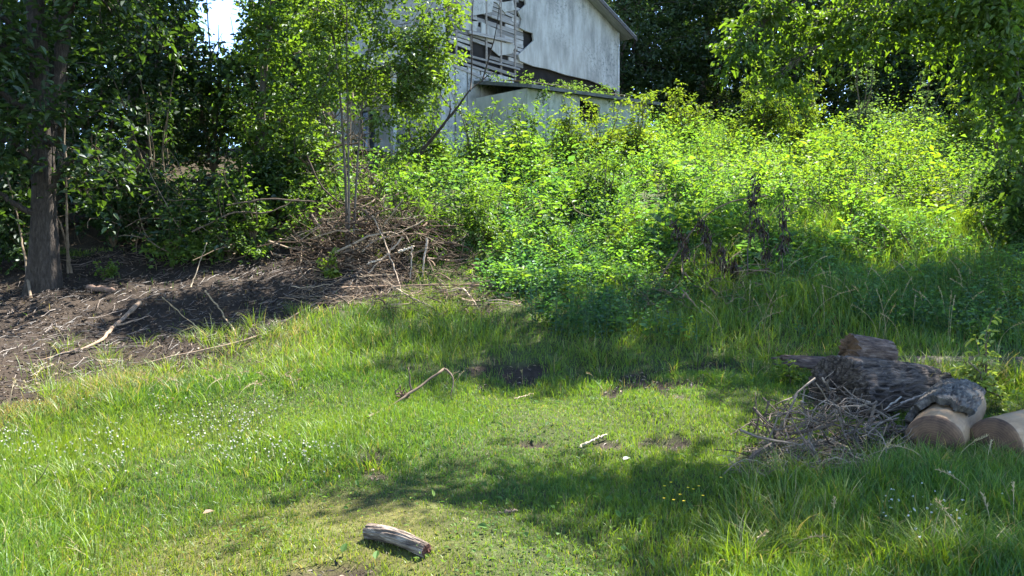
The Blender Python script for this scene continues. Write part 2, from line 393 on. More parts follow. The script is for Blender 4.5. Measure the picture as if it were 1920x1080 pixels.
for i in range(40):
    tuft(R.uniform(-40, 240), R.uniform(860, 1070), 40, R.uniform(.12, .22), .06, .05)
for i in range(45):
    tuft(R.uniform(380, 760), R.uniform(800, 900), 30, R.uniform(.09, .17), .06, .05)
for i in range(26):
    tuft(R.uniform(1400, 1900), R.uniform(855, 900), 26, R.uniform(.12, .24), .05, .45)
for i in range(60):
    tuft(R.uniform(1690, 1990), R.uniform(705, 745), 30, R.uniform(.2, .4), .07, .2, .008)
for i in range(22):
    tuft(R.uniform(1700, 1920), R.uniform(862, 890), 22, R.uniform(.15, .28), .05, .4)
for i in range(40):
    tuft(R.uniform(1000, 1700), R.uniform(640, 720), 30, R.uniform(.14, .26), .06, .12, .008)
tag(g.build('long_grass', M_GRASS), 'tufts of long arching uncut grass along the bank and by the logs', 'grass', kind='stuff')
g = Geo()
def stalk(px, py, h, az, bend):
    p = hit(px, py); P = np.tile(p, (1, 1)); s = np.linspace(0, 1, 7)
    pts = np.stack([p[0] + math.cos(az) * bend * h * s ** 2.2, p[1] + math.sin(az) * bend * h * s ** 2.2, p[2] + h * (s - .3 * bend * s ** 3)], 1)
    V, Q = tubes(pts[None], (np.full((1, 7), .0022)), 4); g.add(V, Q, STRAW * .9)
    n = 22; i = R.uniform(.72, 1, n); c = np.stack([np.interp(i, s, pts[:, k]) for k in range(3)], 1)
    ax = R.normal(0, .5, (n, 3)) + np.array([math.cos(az) * bend, math.sin(az) * bend, .8])
    V, Q = leaves(c, ax, R.normal(0, 1, (n, 3)), R.uniform(.015, .03, n), .006); g.add(V, Q, STRAW * 1.1)
for px, py, h in [(125, 655, .3), (95, 690, .28), (155, 690, .25), (40, 745, .2), (190, 675, .22), (270, 690, .3), (300, 700, .34), (240, 705, .25), (330, 640, .22), (60, 735, .22),
                  (20, 760, .25), (850, 745, .28), (835, 735, .25), (980, 720, .22), (1115, 720, .18), (1640, 900, .3), (1790, 890, .34), (1850, 895, .3), (1900, 900, .34), (1740, 890, .3), (1900, 1000, .32), (1860, 1030, .3),
                  (1805, 1060, .34), (1480, 1060, .28), (1400, 1075, .26), (1830, 960, .3), (1560, 1010, .24)]:
    stalk(px, py, h, R.uniform(0, 6.28), R.uniform(.3, 1.1))
for i in range(60):
    stalk(R.uniform(50, 560), 760 - 0 + R.normal(0, 12) - R.uniform(0, 1) * 60, R.uniform(.14, .26), R.uniform(0, 6.28), R.uniform(.2, 1))
for i in range(70):
    stalk(R.uniform(1350, 1910), R.uniform(500, 660), R.uniform(.4, .75), R.uniform(0, 6.28), R.uniform(.2, .8))
tag(g.build('seeding_grass', M_DRY), 'thin straw coloured grass stalks gone to seed among the green', 'grass', kind='stuff')

# low broad leaves in the lawn
g = Geo()
def lowleaf(n, fun, L, cA, cB, up=.5):
    y = np.sqrt(R.uniform(3.4 ** 2, 10.5 ** 2, n)); x = R.uniform(-.74, .74, n) * y
    z, px, py, dirt, soil_shade, yel = zones(x, y); k = (R.random(n) < fun(px, py) * (1 - dirt) * (1 - soil_shade))
    x, y, z = x[k], y[k], z[k]; n = len(x)
    a = R.uniform(0, 6.28, n); ax = np.stack([np.cos(a), np.sin(a), R.uniform(.0, up, n)], 1)
    nr = np.stack([R.normal(0, .35, n), R.normal(0, .35, n), np.ones(n)], 1)
    V, Q = leaves(np.stack([x, y, z + R.uniform(.01, .07, n)], 1), ax, nr, L * R.uniform(.5, 1.3, n), L * .6 * R.uniform(.5, 1.2, n))
    t = R.random((n, 1)); g.add(V, Q, np.repeat((cA + t * (cB - cA)) * R.uniform(.8, 1.2, (n, 1)), 6, 0))
lowleaf(26000, lambda px, py: .15 + .8 * (noise2(px / 90, py / 60, 1, 41) > .25), .03, np.array([.06, .12, .03]), np.array([.11, .16, .03]))
lowleaf(1500, lambda px, py: np.clip((px - 600) / 500, 0, 1), .055, np.array([.06, .12, .03]), np.array([.1, .16, .04]), .9)
tag(g.build('lawn_weeds', foliage('lawn_leaf', .4, (1.3, 1.38, .45), .006, .6)), 'small clover and plantain leaves growing through the lawn', 'weeds', kind='stuff')

# clover flower heads
def heads(name, pts, r, colr, label, stem=.0):
    g = Geo(); n = len(pts)
    m = 9; d = unit(R.normal(0, 1, (n * m, 3))); P = np.repeat(pts, m, 0)
    V, Q = leaves(P, d, np.cross(d, R.normal(0, 1, d.shape)), np.repeat(r * R.uniform(.7, 1.3, n), m), r * .9); g.add(V, Q, colr * 1.)
    b = pts.copy(); b[:, 2] = gz(b[:, 0], b[:, 1]); s = np.linspace(0, 1, 3)[None, :, None]
    V, Q = tubes(b[:, None] + (pts - b)[:, None] * s, np.full((n, 3), .0016), 4, False); g.add(V, Q, G1)
    tag(g.build(name, M_DRY), label, 'flowers', kind='stuff')
pts = []
while len(pts) < 400:
    px, py = R.uniform(-20, 640), R.normal(825, 42)
    if py < 770 - px * .05 or py > 960 or noise2(np.array(px / 60.), np.array(py / 40.), 1, 50) < -.15 + R.random() * .3: continue
    p = hit(px, py); p[2] += R.uniform(.07, .13); pts.append(p)
heads('clover_flowers', np.array(pts), .0085, np.array([.50, .49, .40]), 'many small white clover heads in the sunny grass')
pts = []
for i in range(40):
    p = hit(R.normal(1725, 55), R.normal(985, 22)); p[2] += R.uniform(.08, .16); pts.append(p)
heads('white_flowers', np.array(pts), .008, np.array([.62, .62, .58]), 'few tiny white flowers in the shaded grass of the lower right')

# ------------------------------------------------------------------ leaf litter and wood chips on the earth bank
g = Geo(); n = 26000
y = np.sqrt(R.uniform(7 ** 2, 14.5 ** 2, n)); x = R.uniform(-.8, 0.05, n) * y
z, px, py, dirt, soil_shade, yel = zones(x, y)
k = (dirt > .5) & (R.random(n) < .35 + .6 * (noise2(x, y, 1.8, 60) > 0)); x, y, z = x[k], y[k], z[k]; n = len(x)
a = R.uniform(0, 6.28, n); ax = np.stack([np.cos(a), np.sin(a), R.normal(.1, .3, n)], 1)
V, Q = leaves(np.stack([x, y, z + R.uniform(.0, .03, n)], 1), ax, np.stack([R.normal(0, .5, n), R.normal(0, .5, n), np.ones(n)], 1), R.uniform(.02, .07, n), R.uniform(.008, .03, n))
pal = np.array([[.04, .028, .019], [.065, .046, .032], [.12, .088, .062], [.24, .18, .125], [.028, .02, .014]])
c = pal[R.choice(5, n, p=[.3, .3, .2, .08, .12])]; g.add(V, Q, np.repeat(c, 6, 0))
n = 1500; P0 = []; 
x = R.uniform(-7.5, -.6, n * 3); y = R.uniform(7.5, 13.5, n * 3); z, px, py, dirt, soil_shade, yel = zones(x, y); k = dirt > .5; x, y, z = x[k][:n], y[k][:n], z[k][:n]; n = len(x)
a = R.uniform(0, 6.28, n); L = R.uniform(.06, .4, n) * R.uniform(.4, 1, n)
s = np.linspace(-.5, .5, 4); P = np.stack([x[:, None] + np.cos(a)[:, None] * L[:, None] * s, y[:, None] + np.sin(a)[:, None] * L[:, None] * s, np.zeros((n, 4))], -1)
P[..., 2] = gz(P[..., 0], P[..., 1]) + .02 + R.uniform(0, .03, (n, 4))
V, Q = tubes(P, np.repeat(R.uniform(.002, .006, n)[:, None], 4, 1), 4, False)
g.add(V, Q, np.repeat(np.array([.095, .072, .055]) * R.uniform(.4, 1.7, (n, 1)), 16, 0))
tag(g.build('leaf_litter', M_DRY), 'brown dead leaves, chips and twigs strewn over the dark earth bank', 'leaf litter', kind='stuff')
g = Geo(); n = 5000      # debris in the small bare patches and the painted shaded hollow of the lawn
y = np.sqrt(R.uniform(3.4 ** 2, 9 ** 2, n * 3)); x = R.uniform(-.7, .74, n * 3) * y; z, px, py, dirt, soil_shade, yel = zones(x, y); k = soil_shade > R.uniform(.1, 1, n * 3); x, y, z = x[k], y[k], z[k]; n = len(x)
a = R.uniform(0, 6.28, n); ax = np.stack([np.cos(a), np.sin(a), R.normal(.15, .3, n)], 1)
V, Q = leaves(np.stack([x, y, z + R.uniform(-.02, .02, n)], 1), ax, np.stack([R.normal(0, .5, n), R.normal(0, .5, n), np.ones(n)], 1), R.uniform(.015, .06, n), R.uniform(.006, .02, n))
g.add(V, Q, np.repeat(pal[R.choice(5, n)] * 1.1, 6, 0))
tag(g.build('earth_crumbs', M_DRY), 'dark crumbs and dead bits lying in the worn bare patches and one painted shaded hollow of the lawn', 'debris', kind='stuff')

# ------------------------------------------------------------------ trees
GAP = [(415, 38, 46, 62)]          # the one opening between the crowns on the left
def leaf_cloud(geo, cen, per, spread, size, cA, cB, droop=.2, cull=True, flat=.7):
    cen = np.asarray(cen); n = len(cen) * per
    cid = np.repeat(np.arange(len(cen)), per); sp = np.repeat(np.broadcast_to(spread, len(cen)), per)
    ns = 5; sd = unit(R.normal(0, 1, (len(cen), ns, 3)) * np.array([1, 1, flat])); j = R.integers(0, ns, n)
    dirj = sd[cid, j]; tt = R.random(n) ** .75; up_ = unit(np.array([0, 0, 1.]) + R.normal(0, .35, (len(cen), ns, 3)))[cid, j]
    lat = unit(np.cross(dirj, up_)) * np.where(R.random(n) < .5, 1., -1.)[:, None]
    off = dirj * (tt * sp * 2.1)[:, None] + lat * (R.uniform(0, .16, n) * sp)[:, None] + R.normal(0, .10, (n, 3)) * sp[:, None]
    off[:, 2] -= droop * tt ** 2 * sp * 1.6
    P = np.repeat(cen, per, 0) + off; axl = dirj * .55 + lat * .8 + R.normal(0, .28, (n, 3)); axl[:, 2] -= droop * .8; nrl = up_ + R.normal(0, .28, (n, 3))
    if cull:
        px, py = project(P[:, 0], P[:, 1], P[:, 2]); k = np.ones(n, bool)
        for a, b, rx, ry in GAP: k &= np.hypot((px - a) / rx, (py - b) / ry) + .22 * R.normal(0, 1, n) > 1
        P, axl, nrl, cid = P[k], axl[k], nrl[k], cid[k]
    k = P[:, 2] > gz(P[:, 0], P[:, 1]) + .04; P, ax, nr, idx = P[k], axl[k], nrl[k], cid[k]; n = len(P)
    L = size * R.uniform(.6, 1.35, n)
    V, Q = leaves(P, ax, nr, L, L * R.uniform(.45, .7, n))
    ct = R.random(len(cen))[idx] * .6 + R.random(n) * .4
    c = (cA + ct[:, None] * (cB - cA)) * R.uniform(.75, 1.25, (n, 1))
    geo.add(V, Q, np.repeat(c, 6, 0))
def ell(n, c, r, shell=.45):
    d = unit(R.normal(0, 1, (n, 3))); return np.asarray(c) + d * np.asarray(r) * (R.random((n, 1)) ** shell)
def trunk_mesh(pts, r0, r1, k=18, n=40, flare=1.7, rid=.1, seed=0, flare_h=.06):
    P = curve(pts, n); s = np.linspace(0, 1, n)
    rad = (r0 + (r1 - r0) * s) * (1 + (flare - 1) * np.exp(-s / flare_h))
    V, Q = tubes(P[None], rad[None], k, False)
    V = V.reshape(n, k, 3); ang = np.arange(k) / k * 2 * np.pi
    rr = np.random.default_rng(seed); a = 0
    for q in range(5):
        f = rr.integers(2, 8); a = a + np.cos(f * ang[None] + rr.uniform(0, 6) + 3 * s[:, None] * rr.normal()) / 5
    fl = 1 + (rid + .5 * rid * 6 * np.exp(-s / flare_h)[:, None]) * a
    V = P[:, None] + (V - P[:, None]) * fl[..., None]
    return V.reshape(-1, 3), Q, P
def tree(label, base, trunk, r0, blobs, leaf=.09, per=55, spread=.32, cA=(.035, .07, .018), cB=(.07, .12, .022), name='tree', cat='tree', group=None, k=14, flare=1.6,
         barkcol=None, M=None, droop=.25, extra=None, n=36, twigs=True, flat=.7, limb_r=.35, rid=.1, hang=None):
    """trunk: list of world points; blobs: (cx,cy,cz, rx,ry,rz, clusters)"""
    base = np.asarray(base, float); t = empty(name, base); tag(t, label, cat, group)
    g = Geo(); stems = trunk if isinstance(trunk[0][0], (list, tuple, np.ndarray)) else [trunk]
    allP = []; allR = []
    for i, st in enumerate(stems):
        V, Q, P = trunk_mesh(st, r0 * (1 if i == 0 else .7), r0 * .22, k, n, flare if i == 0 or len(stems) > 2 else .45, rid, int(R.integers(1e6)))
        g.add(V, Q); allP.append(P); allR.append(np.linspace(r0, r0 * .22, n))
    AP = np.concatenate(allP); AR = np.concatenate(allR)
    cr = Geo(); 
    for b in blobs:
        c = np.array(b[:3], float); r = np.array(b[3:6], float); m = int(b[6])
        cen = ell(m, c, r); per_b = per
        ok = cen[:, 2] > gz(cen[:, 0], cen[:, 1]) + .2; cen = cen[ok]
        if len(cen) == 0: continue
        # limb from the trunk to the blob
        d = np.linalg.norm(AP - c, axis=1) + np.where(AP[:, 2] > c[2] - .25 * np.linalg.norm(AP[:, :2] - c[:2], axis=1), 3., 0)
        if hang is not None: d = np.abs(AP[:, 2] - (c[2] + hang))
        j = int(np.argmin(d)); a = AP[j]; lr = min(AR[j] * .6, r0 * limb_r)
        mid = (a + c) / 2 + np.array([0, 0, .12 * np.linalg.norm(c - a)]) + R.normal(0, .12, 3)
        LP = curve([a, mid, c + (c - a) * .06], 14, .02)
        V, Q = tubes(LP[None], np.linspace(lr, lr * .3, 14)[None], 8, False); g.add(V, Q)
        if twigs:
            q = np.argmin(np.linalg.norm(cen[:, None] - LP[None, 3:], axis=2), 1) + 3
            s = np.linspace(0, 1, 5)[None, :, None]; A = LP[np.maximum(q - 2, 0)][:, None]; B = cen[:, None]
            W = A + (B - A) * s + np.array([0, 0, 1.]) * (s * (1 - s)) * .35 * np.linalg.norm(B - A, axis=2, keepdims=True) + R.normal(0, .03, (len(cen), 5, 3)) * (s > 0)
            tr = lr * .28 * np.linspace(1, .25, 5)[None] * np.ones((len(cen), 1)); tr = np.maximum(tr, .005)
            V, Q = tubes(W, tr, 4, False); g.add(V, Q)
        leaf_cloud(cr, cen, per_b, spread, leaf, np.array(cA), np.array(cB), droop, True, flat)
    g.build('trunk', M or M_BARK, t, base, True)
    if cr.n: cr.build('crown', M_LEAF, t, base)
    return t
def up(b, h, lean=(0, 0), n=5, wob=.15):
    b = np.asarray(b, float); s = np.linspace(0, 1, n)
    return [tuple(b + np.array([lean[0] * q + R.normal(0, wob) * (q > 0), lean[1] * q + R.normal(0, wob) * (q > 0), h * q])) for q in s]
def G(x, y, dz=0): return np.array([x, y, float(gz(x, y)) + dz])
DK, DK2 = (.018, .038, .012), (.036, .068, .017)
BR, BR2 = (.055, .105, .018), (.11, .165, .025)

# the big tree on the left
M_SHADEBARK = noisy('shade_darkened_bark', [(.3, (.018, .014, .011)), (.55, (.055, .043, .034)), (.75, (.10, .08, .065))], (16, 16, 4), 2.2, 9, 1, dist=.05)  # bark colour lowered to hold the shade on this trunk
b = G(-6.95, 11.5, -.1)
tree('big tree with a thick brown trunk flaring at the root on the dirt bank', b, [[tuple(b), tuple(b + np.array([.03, 0, 1.5])), tuple(b + np.array([0, 0, 3.5])), tuple(b + np.array([-.25, .1, 6])), tuple(b + np.array([-.4, .3, 9.5])), tuple(b + np.array([-.3, .4, 13]))], [tuple(b + np.array([.05, .03, 1.9])), tuple(b + np.array([.26, .2, 4.2])), tuple(b + np.array([.5, .6, 7])), tuple(b + np.array([1., 1.2, 11]))]], .155,
     [(-7.6, 10.4, 5.0, 1.1, .9, .9, 45), (-6.0, 11.4, 5.6, 1.2, 1., .9, 40), (-8.6, 11.0, 4.2, .9, .8, 1.0, 26), (-5.4, 12, 7.5, 1.8, 1.8, 1.4, 60), (-8, 12.5, 8, 2.2, 2.2, 1.6, 80), (-6.3, 12, 10.5, 2.8, 2.8, 2., 130), (-6, 12, 13.3, 2.3, 2.3, 1.6, 90), (-4.2, 14.0, 12.2, 1.9, 1.7, 1.2, 120), (-7.0, 10.7, 4.5, .7, .5, .6, 16), (-7.3, 10.7, 3.3, .6, .5, .4, 10), (-6.3, 10.9, 3.7, .7, .5, .4, 12), (-6.0, 11.2, 2.9, .6, .5, .3, 9), (-7.8, 10.9, 2.6, .5, .5, .4, 8)],  # one high cluster is added out of view to keep sun off the trunk
     leaf=.115, per=36, cA=DK, cB=(.05, .09, .02), k=28, n=70, flare=1.65, rid=.10, flat=.4, M=M_SHADEBARK)
# wood on the left
for lab, (x, y), h, bl in [
    ('tall leafy tree right behind the big trunk of the dirt bank', (-8.6, 14.5), 13, [(-8.8, 14.2, 5, 2.2, 1.6, 1.8, 110), (-8.2, 14.6, 8.5, 2.6, 2.2, 2.2, 120), (-8, 15, 12, 2.5, 2.5, 2., 100)]),
    ('dark tree at the left picture edge behind the leaning thin stems', (-11.5, 15.5), 14, [(-11, 15, 4.5, 2.2, 1.8, 2, 110), (-11, 15.5, 8, 2.8, 2.4, 2.4, 130), (-11, 16, 12, 2.8, 2.5, 2, 100)]),
    ('dark tree just left of the blue gap of sky', (-8.6, 18), 15, [(-7.9, 17.2, 6, 1.8, 1.6, 2.0, 110), (-8.6, 17.5, 9, 1.7, 1.8, 2., 100), (-6.9, 17.8, 12.6, 2.8, 2.3, 1.7, 140), (-4.7, 17.6, 12.4, 1.5, 1.6, .9, 110)]),  # the two high clusters are added above view as sun blockers
    ('dark tree standing right of the blue gap of sky', (-4.6, 18.5), 14, [(-5.0, 18, 5.5, 1.3, 1.4, 1.8, 90), (-5.3, 18.6, 8.4, 1.3, 1.4, 1.6, 80), (-5.8, 19.2, 11, 1.5, 1.5, 1.4, 60)]),
    ('tree deep in the wood below the gap of sky', (-11, 23), 13, [(-9.5, 22.5, 6.3, 2.2, 1.8, 1.6, 110), (-12, 23, 8.5, 2.2, 2, 2.2, 110), (-9, 23.5, 14, 2.6, 2.6, 1.6, 70)]),
    ('tree far back whose crown closes the wood below the gap of sky', (-13.8, 30), 12, [(-11.6, 29.5, 7.6, 2.6, 1.6, 1.5, 110), (-8.6, 30, 8.8, 2., 1.6, 2.2, 80)]),
    ('tree deep in the wood furthest to the left', (-16, 22), 15, [(-15.5, 21.5, 6.5, 2.8, 2.2, 2.5, 130), (-15, 22, 11, 3.2, 2.8, 2.6, 130)]),
    ('tree between the derelict house and the wood', (-7.2, 27), 15, [(-7.4, 26.5, 8, 2.0, 1.8, 2.4, 110), (-6.8, 27, 12, 2.6, 2.4, 2.4, 110)]),
]:
    b = G(x, y, -.1)
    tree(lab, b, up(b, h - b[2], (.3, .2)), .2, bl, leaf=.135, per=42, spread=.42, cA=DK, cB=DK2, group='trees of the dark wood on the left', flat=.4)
for lab, (x, y), h, bl in [  # unseen trees added to keep skylight off the left wood
    ('unseen leafy tree added beyond the left edge to block skylight', (-9.8, 7.5), 11, [(-9.6, 7.3, 4, 2.2, 2.2, 2.4, 90), (-9.5, 7.5, 8.5, 2.6, 2.4, 2.4, 90)]),
    ('unseen leafy tree added left of the viewer to block skylight', (-9.5, 1.5), 11, [(-9.3, 1.3, 4.5, 2.4, 2.4, 2.8, 80), (-9, 1.5, 9, 2.6, 2.6, 2.2, 70)]),
    ('unseen leafy tree added behind the viewer to block skylight', (-3.5, -7), 12, [(-3.5, -7, 5, 3, 2.2, 3, 90), (-3.2, -7, 10, 3, 2.5, 2.2, 70)])]:
    b = G(x, y, -.1)
    tree(lab, b, up(b, h - b[2], (.3, .2)), .2, bl, leaf=.2, per=40, spread=.5, cA=DK, cB=DK2, k=8, n=14)
# dark understorey shrubs on the left
def shrub(label, px, py, Y, w_, h_, m, leaf=.08, cA=BR, cB=BR2, group=None, per=45, spread=.2, name='shrub', zlift=0., cat='shrub', M=None, stems=5):
    x = (px - 960) / F * Y; b = G(x, Y, -.03)
    t = empty(name, b); tag(t, label, cat, group)
    cr = Geo(); g = Geo(); c = b + np.array([0, 0, h_ * .55 + zlift])
    parts = []
    for q in range(7):
        a_ = R.uniform(0, 6.28); rr_ = w_ * R.uniform(.15, .85); hq = h_ * R.uniform(.35, 1.0) * (1 - .35 * rr_ / w_)
        parts.append(ell(max(3, m // 7), b + np.array([math.cos(a_) * rr_, math.sin(a_) * rr_ * .8, hq * .55 + zlift]), (w_ * R.uniform(.25, .5), w_ * .4, hq * .5), .6))
    cen = np.concatenate(parts)
    tops = b + np.array([R.uniform(-1, 1, stems) * w_ * .8, R.uniform(-1, 1, stems) * w_ * .6, R.uniform(.75, 1.2, stems) * h_]).T
    s = np.linspace(0, 1, 7)[None, :, None]; st = b + (tops - b)[:, None] * s + np.array([0, 0, 1]) * (s * (1 - s)) * .3 * h_ + R.normal(0, .025, (stems, 7, 3)) * (s > 0)
    V, Q = tubes(st, np.linspace(.022, .005, 7)[None] * np.ones((stems, 1)) * (h_ / 2) ** .5, 6, False); g.add(V, Q, np.array([.13, .11, .08]))
    SP = st[:, 2:].reshape(-1, 3); j = np.argmin(np.linalg.norm(cen[:, None] - SP[None], axis=2), 1); A = SP[j][:, None]; s2 = np.linspace(0, 1, 4)[None, :, None]
    W = A + (cen[:, None] - A) * s2 + R.normal(0, .015, (len(cen), 4, 3)); V, Q = tubes(W, np.full((len(cen), 4), .005), 4, False); g.add(V, Q, np.array([.11, .10, .06]))
    # leafy shoots rise past the outline
    sp = st[:, -3:].reshape(-1, 3); leaf_cloud(cr, sp, per // 2, spread * .6, leaf, np.array(cA), np.array(cB) * 1.1)
    leaf_cloud(cr, cen, per, spread, leaf, np.array(cA), np.array(cB))
    g.build('stems', M_TWIG, t, b); cr.build('foliage', M or M_WEED, t, b)
    return t
for lab, px, py, Y, w_, h_, m in [
    ('dark leafy shrub left of the big trunk at the picture edge', -10, 0, 12.2, .9, 2.3, 60),
    ('shaded shrub directly right of the big trunk', 215, 0, 13.4, 1.0, 2.0, 70),
    ('tall shaded shrub in the dark gap between trunk and lit tree', 300, 0, 14.6, 1.2, 3.0, 100),
    ('broad shaded shrub below the lit tree above the dirt bank', 400, 0, 13.6, 1.1, 1.5, 80),
    ('dark shrub in the deep shade behind the brush heap', 520, 0, 15.0, 1.2, 1.9, 80),
    ('tall shrub closing the view below the gap of sky', 405, 0, 18.5, 1.3, 4.2, 110), ('tall shrub behind the lit young tree', 480, 0, 19.5, 1.2, 3.8, 100), ('bushy shrub far back between trunk and sky gap', 320, 0, 19.5, 1.6, 4.0, 110),
    ('tall dark shrub far back in the shade of the wood', 180, 0, 16.5, 1.6, 3.6, 120),
    ('dark bush close to the left picture edge above the trunk root', 30, 0, 14.2, 1.2, 3.0, 90)]:
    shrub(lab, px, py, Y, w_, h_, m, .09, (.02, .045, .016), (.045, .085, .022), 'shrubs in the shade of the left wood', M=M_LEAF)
# lit young tree above the dirt bank
b = G(-4.75, 15.2, -.05)
tree('lit young tree with bright leaves right of the sky gap', b, [up(b, 6.5, (.5, -.3)), up(b, 6, (-.4, .3))], .07,
     [(-4.5, 15.0, 4.3, .85, .8, .9, 50), (-4.6, 14.8, 6.0, .8, .8, .8, 50), (-4.0, 14.8, 7.4, .9, .8, .8, 40), (-4.9, 14.8, 3.0, 1.1, .8, .6, 42), (-3.9, 14.6, 3.6, .8, .6, .6, 28), (-3.6, 15, 5.4, .6, .6, .9, 26)],
     leaf=.11, per=36, spread=.25, cA=(.06, .115, .022), cB=(.11, .17, .03), k=8, n=20, flare=1.2, flat=.5)
# multi-stemmed small tree in the middle
b = hit(655, 492); b[2] -= .05
st = []
for dx, dy, h in [(-.12, .1, 4.6), (.0, 0, 5.2), (.16, .1, 4.9)]:
    q = b + np.array([dx * .3, dy * .3, 0]); st.append([tuple(q), tuple(q + np.array([dx * .3, dy, h * .3])), tuple(q + np.array([dx * 1.6 + R.normal(0, .06), dy, h * .65])), tuple(q + np.array([dx * 3, dy * 2, h]))])
Y0 = b[1]
bl = []
for px, py, rx, rz, m in [(640, 40, .6, .5, 38), (740, 60, .6, .45, 32), (800, 130, .35, .45, 22), (690, 150, .55, .45, 34), (775, 200, .35, .3, 13), (620, 130, .35, .5, 16), (720, -40, .9, .5, 40), (600, 220, .3, .4, 9), (745, 290, .25, .2, 6), (590, 20, .4, .4, 16), (805, 50, .35, .4, 16), (790, 130, .3, .3, 11), (845, 10, .28, .3, 9), (715, 230, .3, .25, 8), (820, 95, .28, .3, 11), (760, 165, .3, .3, 11)]:
    c = at(px, py, Y0 + R.uniform(-.3, .4)); bl.append((*c, rx, .5, rz, m))
tree('slender many stemmed tree with small bright leaves in front of the house', b, st, .032, bl, leaf=.075, per=38, spread=.17, cA=BR, cB=(.12, .175, .03), k=7, n=20, flare=1.2, limb_r=.5)
# pale grey trunk behind it
b = G(-4.55, 19.6, -.1)
tree('pale grey trunk leaning up beside the derelict house', b, [tuple(b), tuple(b + np.array([.12, 0, 2.5])), tuple(b + np.array([-.25, .1, 6])), tuple(b + np.array([-.5, .3, 10]))], .2,
     [(-5, 20, 11.5, 1.6, 1.6, 1.2, 50)], leaf=.1, per=50, cA=DK, cB=DK2, M=noisy('grey_smooth_bark', [(.3, (.16, .17, .16)), (.7, (.33, .34, .33))], (3, 3, 1), 4, 6, .4))

# right side: the overhanging tree whose limbs come in from the right, and its neighbours
b = G(9.6, 14.2, -.1)
bl = []
for px, py, Y, rx, rz, m in [(1440, 25, 15.0, .7, .5, 20), (1390, 80, 14.8, .3, .35, 9), (1520, 70, 15.2, .7, .5, 20), (1590, 30, 15.0, .8, .5, 22), (1460, 140, 14.9, .3, .3, 8), (1640, 60, 14.2, .7, .4, 16), (1700, 20, 14, .8, .4, 18), 
                            (1790, 50, 13.6, .8, .5, 22), (1880, 100, 13.2, .6, .6, 22), (1910, 220, 13.2, .3, .5, 12), (1940, 330, 13, .3, .5, 12), (1850, 20, 13, .7, .5, 30), (1640, -60, 14.2, .9, .4, 14), (1480, -60, 14.6, .8, .4, 10)]:
    c = at(px, py, Y); bl.append((*c, rx, rx * .8, rz, m))
bl += [(7.4, 14.8, 10.6, 2.6, 1.1, 1., 100), (9.5, 15.2, 11, 2.4, 1.3, 1.2, 80), (5.2, 14.6, 10.2, 1.5, .9, .8, 50), (4.2, 12.9, 10.2, 1.6, .6, .4, 34), (6.3, 12.9, 10, 1.6, .6, .5, 36), (4.9, 13.5, 10.3, 2.2, .6, .5, 46), (3.0, 14.4, 10.2, 1.2, .7, .5, 22), (9.2, 13.2, 9.5, 1.7, 1.0, .7, 60), (10.8, 14, 8.0, 2., 1.6, 1.8, 90), (10.9, 13, 5.2, 1.3, 1.2, 1.4, 40)]
tree('overhanging tree whose sunlit drooping boughs reach in from the top right', b, up(b, 11, (-.6, .3)), .22, bl, leaf=.125, per=38, spread=.26, cA=(.045, .095, .018), cB=(.11, .165, .02), droop=.7, limb_r=.14, hang=2.2)
b = G(8.6, 8.6, -.1)
tree('tall tree beside the log heap just outside the right edge', b, up(b, 10, (-1.2, .2)), .24,
     [(6.2, 9.0, 8.4, 2.2, 1.1, .9, 95), (8.4, 9.4, 8.6, 2.2, 1.5, 1.2, 90), (4.4, 8.9, 8.2, 1.2, .8, .6, 34), (3.1, 9.0, 8.2, 1.3, .6, .45, 26), (7.6, 10.8, 8.8, 2., 1.2, 1.1, 70), (6.6, 11.6, 8.6, 1.5, .8, .8, 36), (9.5, 7.0, 7.5, 2., 1.4, 1.2, 50), (6.0, 7.4, 8.4, 1.4, .8, .7, 34)],
     leaf=.1, per=50, spread=.3, cA=DK, cB=DK2)
# dark trees behind the bank and the house
protos = []
for lab, (x, y), h, wd in [
    ('dark tree right behind the gable end of the house', (4.8, 33), 16, 2.8),
    ('dark tree over the lean-to roof end behind the bank', (8.3, 34), 17, 3.0),
    ('black shaded tree behind the middle of the sunny bank', (11.8, 32.5), 16, 3.0),
    ('shaded tree with grey green leaves behind the right half of the bank', (15.3, 31), 15, 3.0),
    ('shaded tree behind the bank where the drooping boughs hang', (18.6, 30), 15, 3.0),
    ('shaded tree at the right picture edge behind the bank', (17.5, 24.5), 14, 2.6),
    ('large dark tree standing behind the roof of the house', (1.5, 38), 19, 3.2),
    ('further dark tree in the back row right of the house', (10, 40), 19, 3.4),
    ('further dark tree in the back row above the drooping boughs', (17, 39), 19, 3.4),
    ('further dark tree at the right end of the back row', (24, 36), 18, 3.4),
    ('dark tree behind the left side of the house', (-4.5, 36), 18, 3.2)]:
    b = G(x, y, -.1); z0 = b[2]; bl = []
    for f, rr in [(.14, .95), (.34, 1.1), (.56, 1.), (.78, .8), (.95, .5)]:
        bl.append((x + R.normal(0, .4), y + R.normal(0, .3), z0 + f * (h - z0) + .6, wd * rr, wd * rr * .9, (h - z0) * .16, 85 * rr))
    tree(lab, b, up(b, (h - z0) * .97), .22, bl, leaf=.17, per=60, spread=.5, cA=(.022, .045, .015), cB=(.05, .085, .022), group='dark trees behind the bank and the house', k=8, n=16)
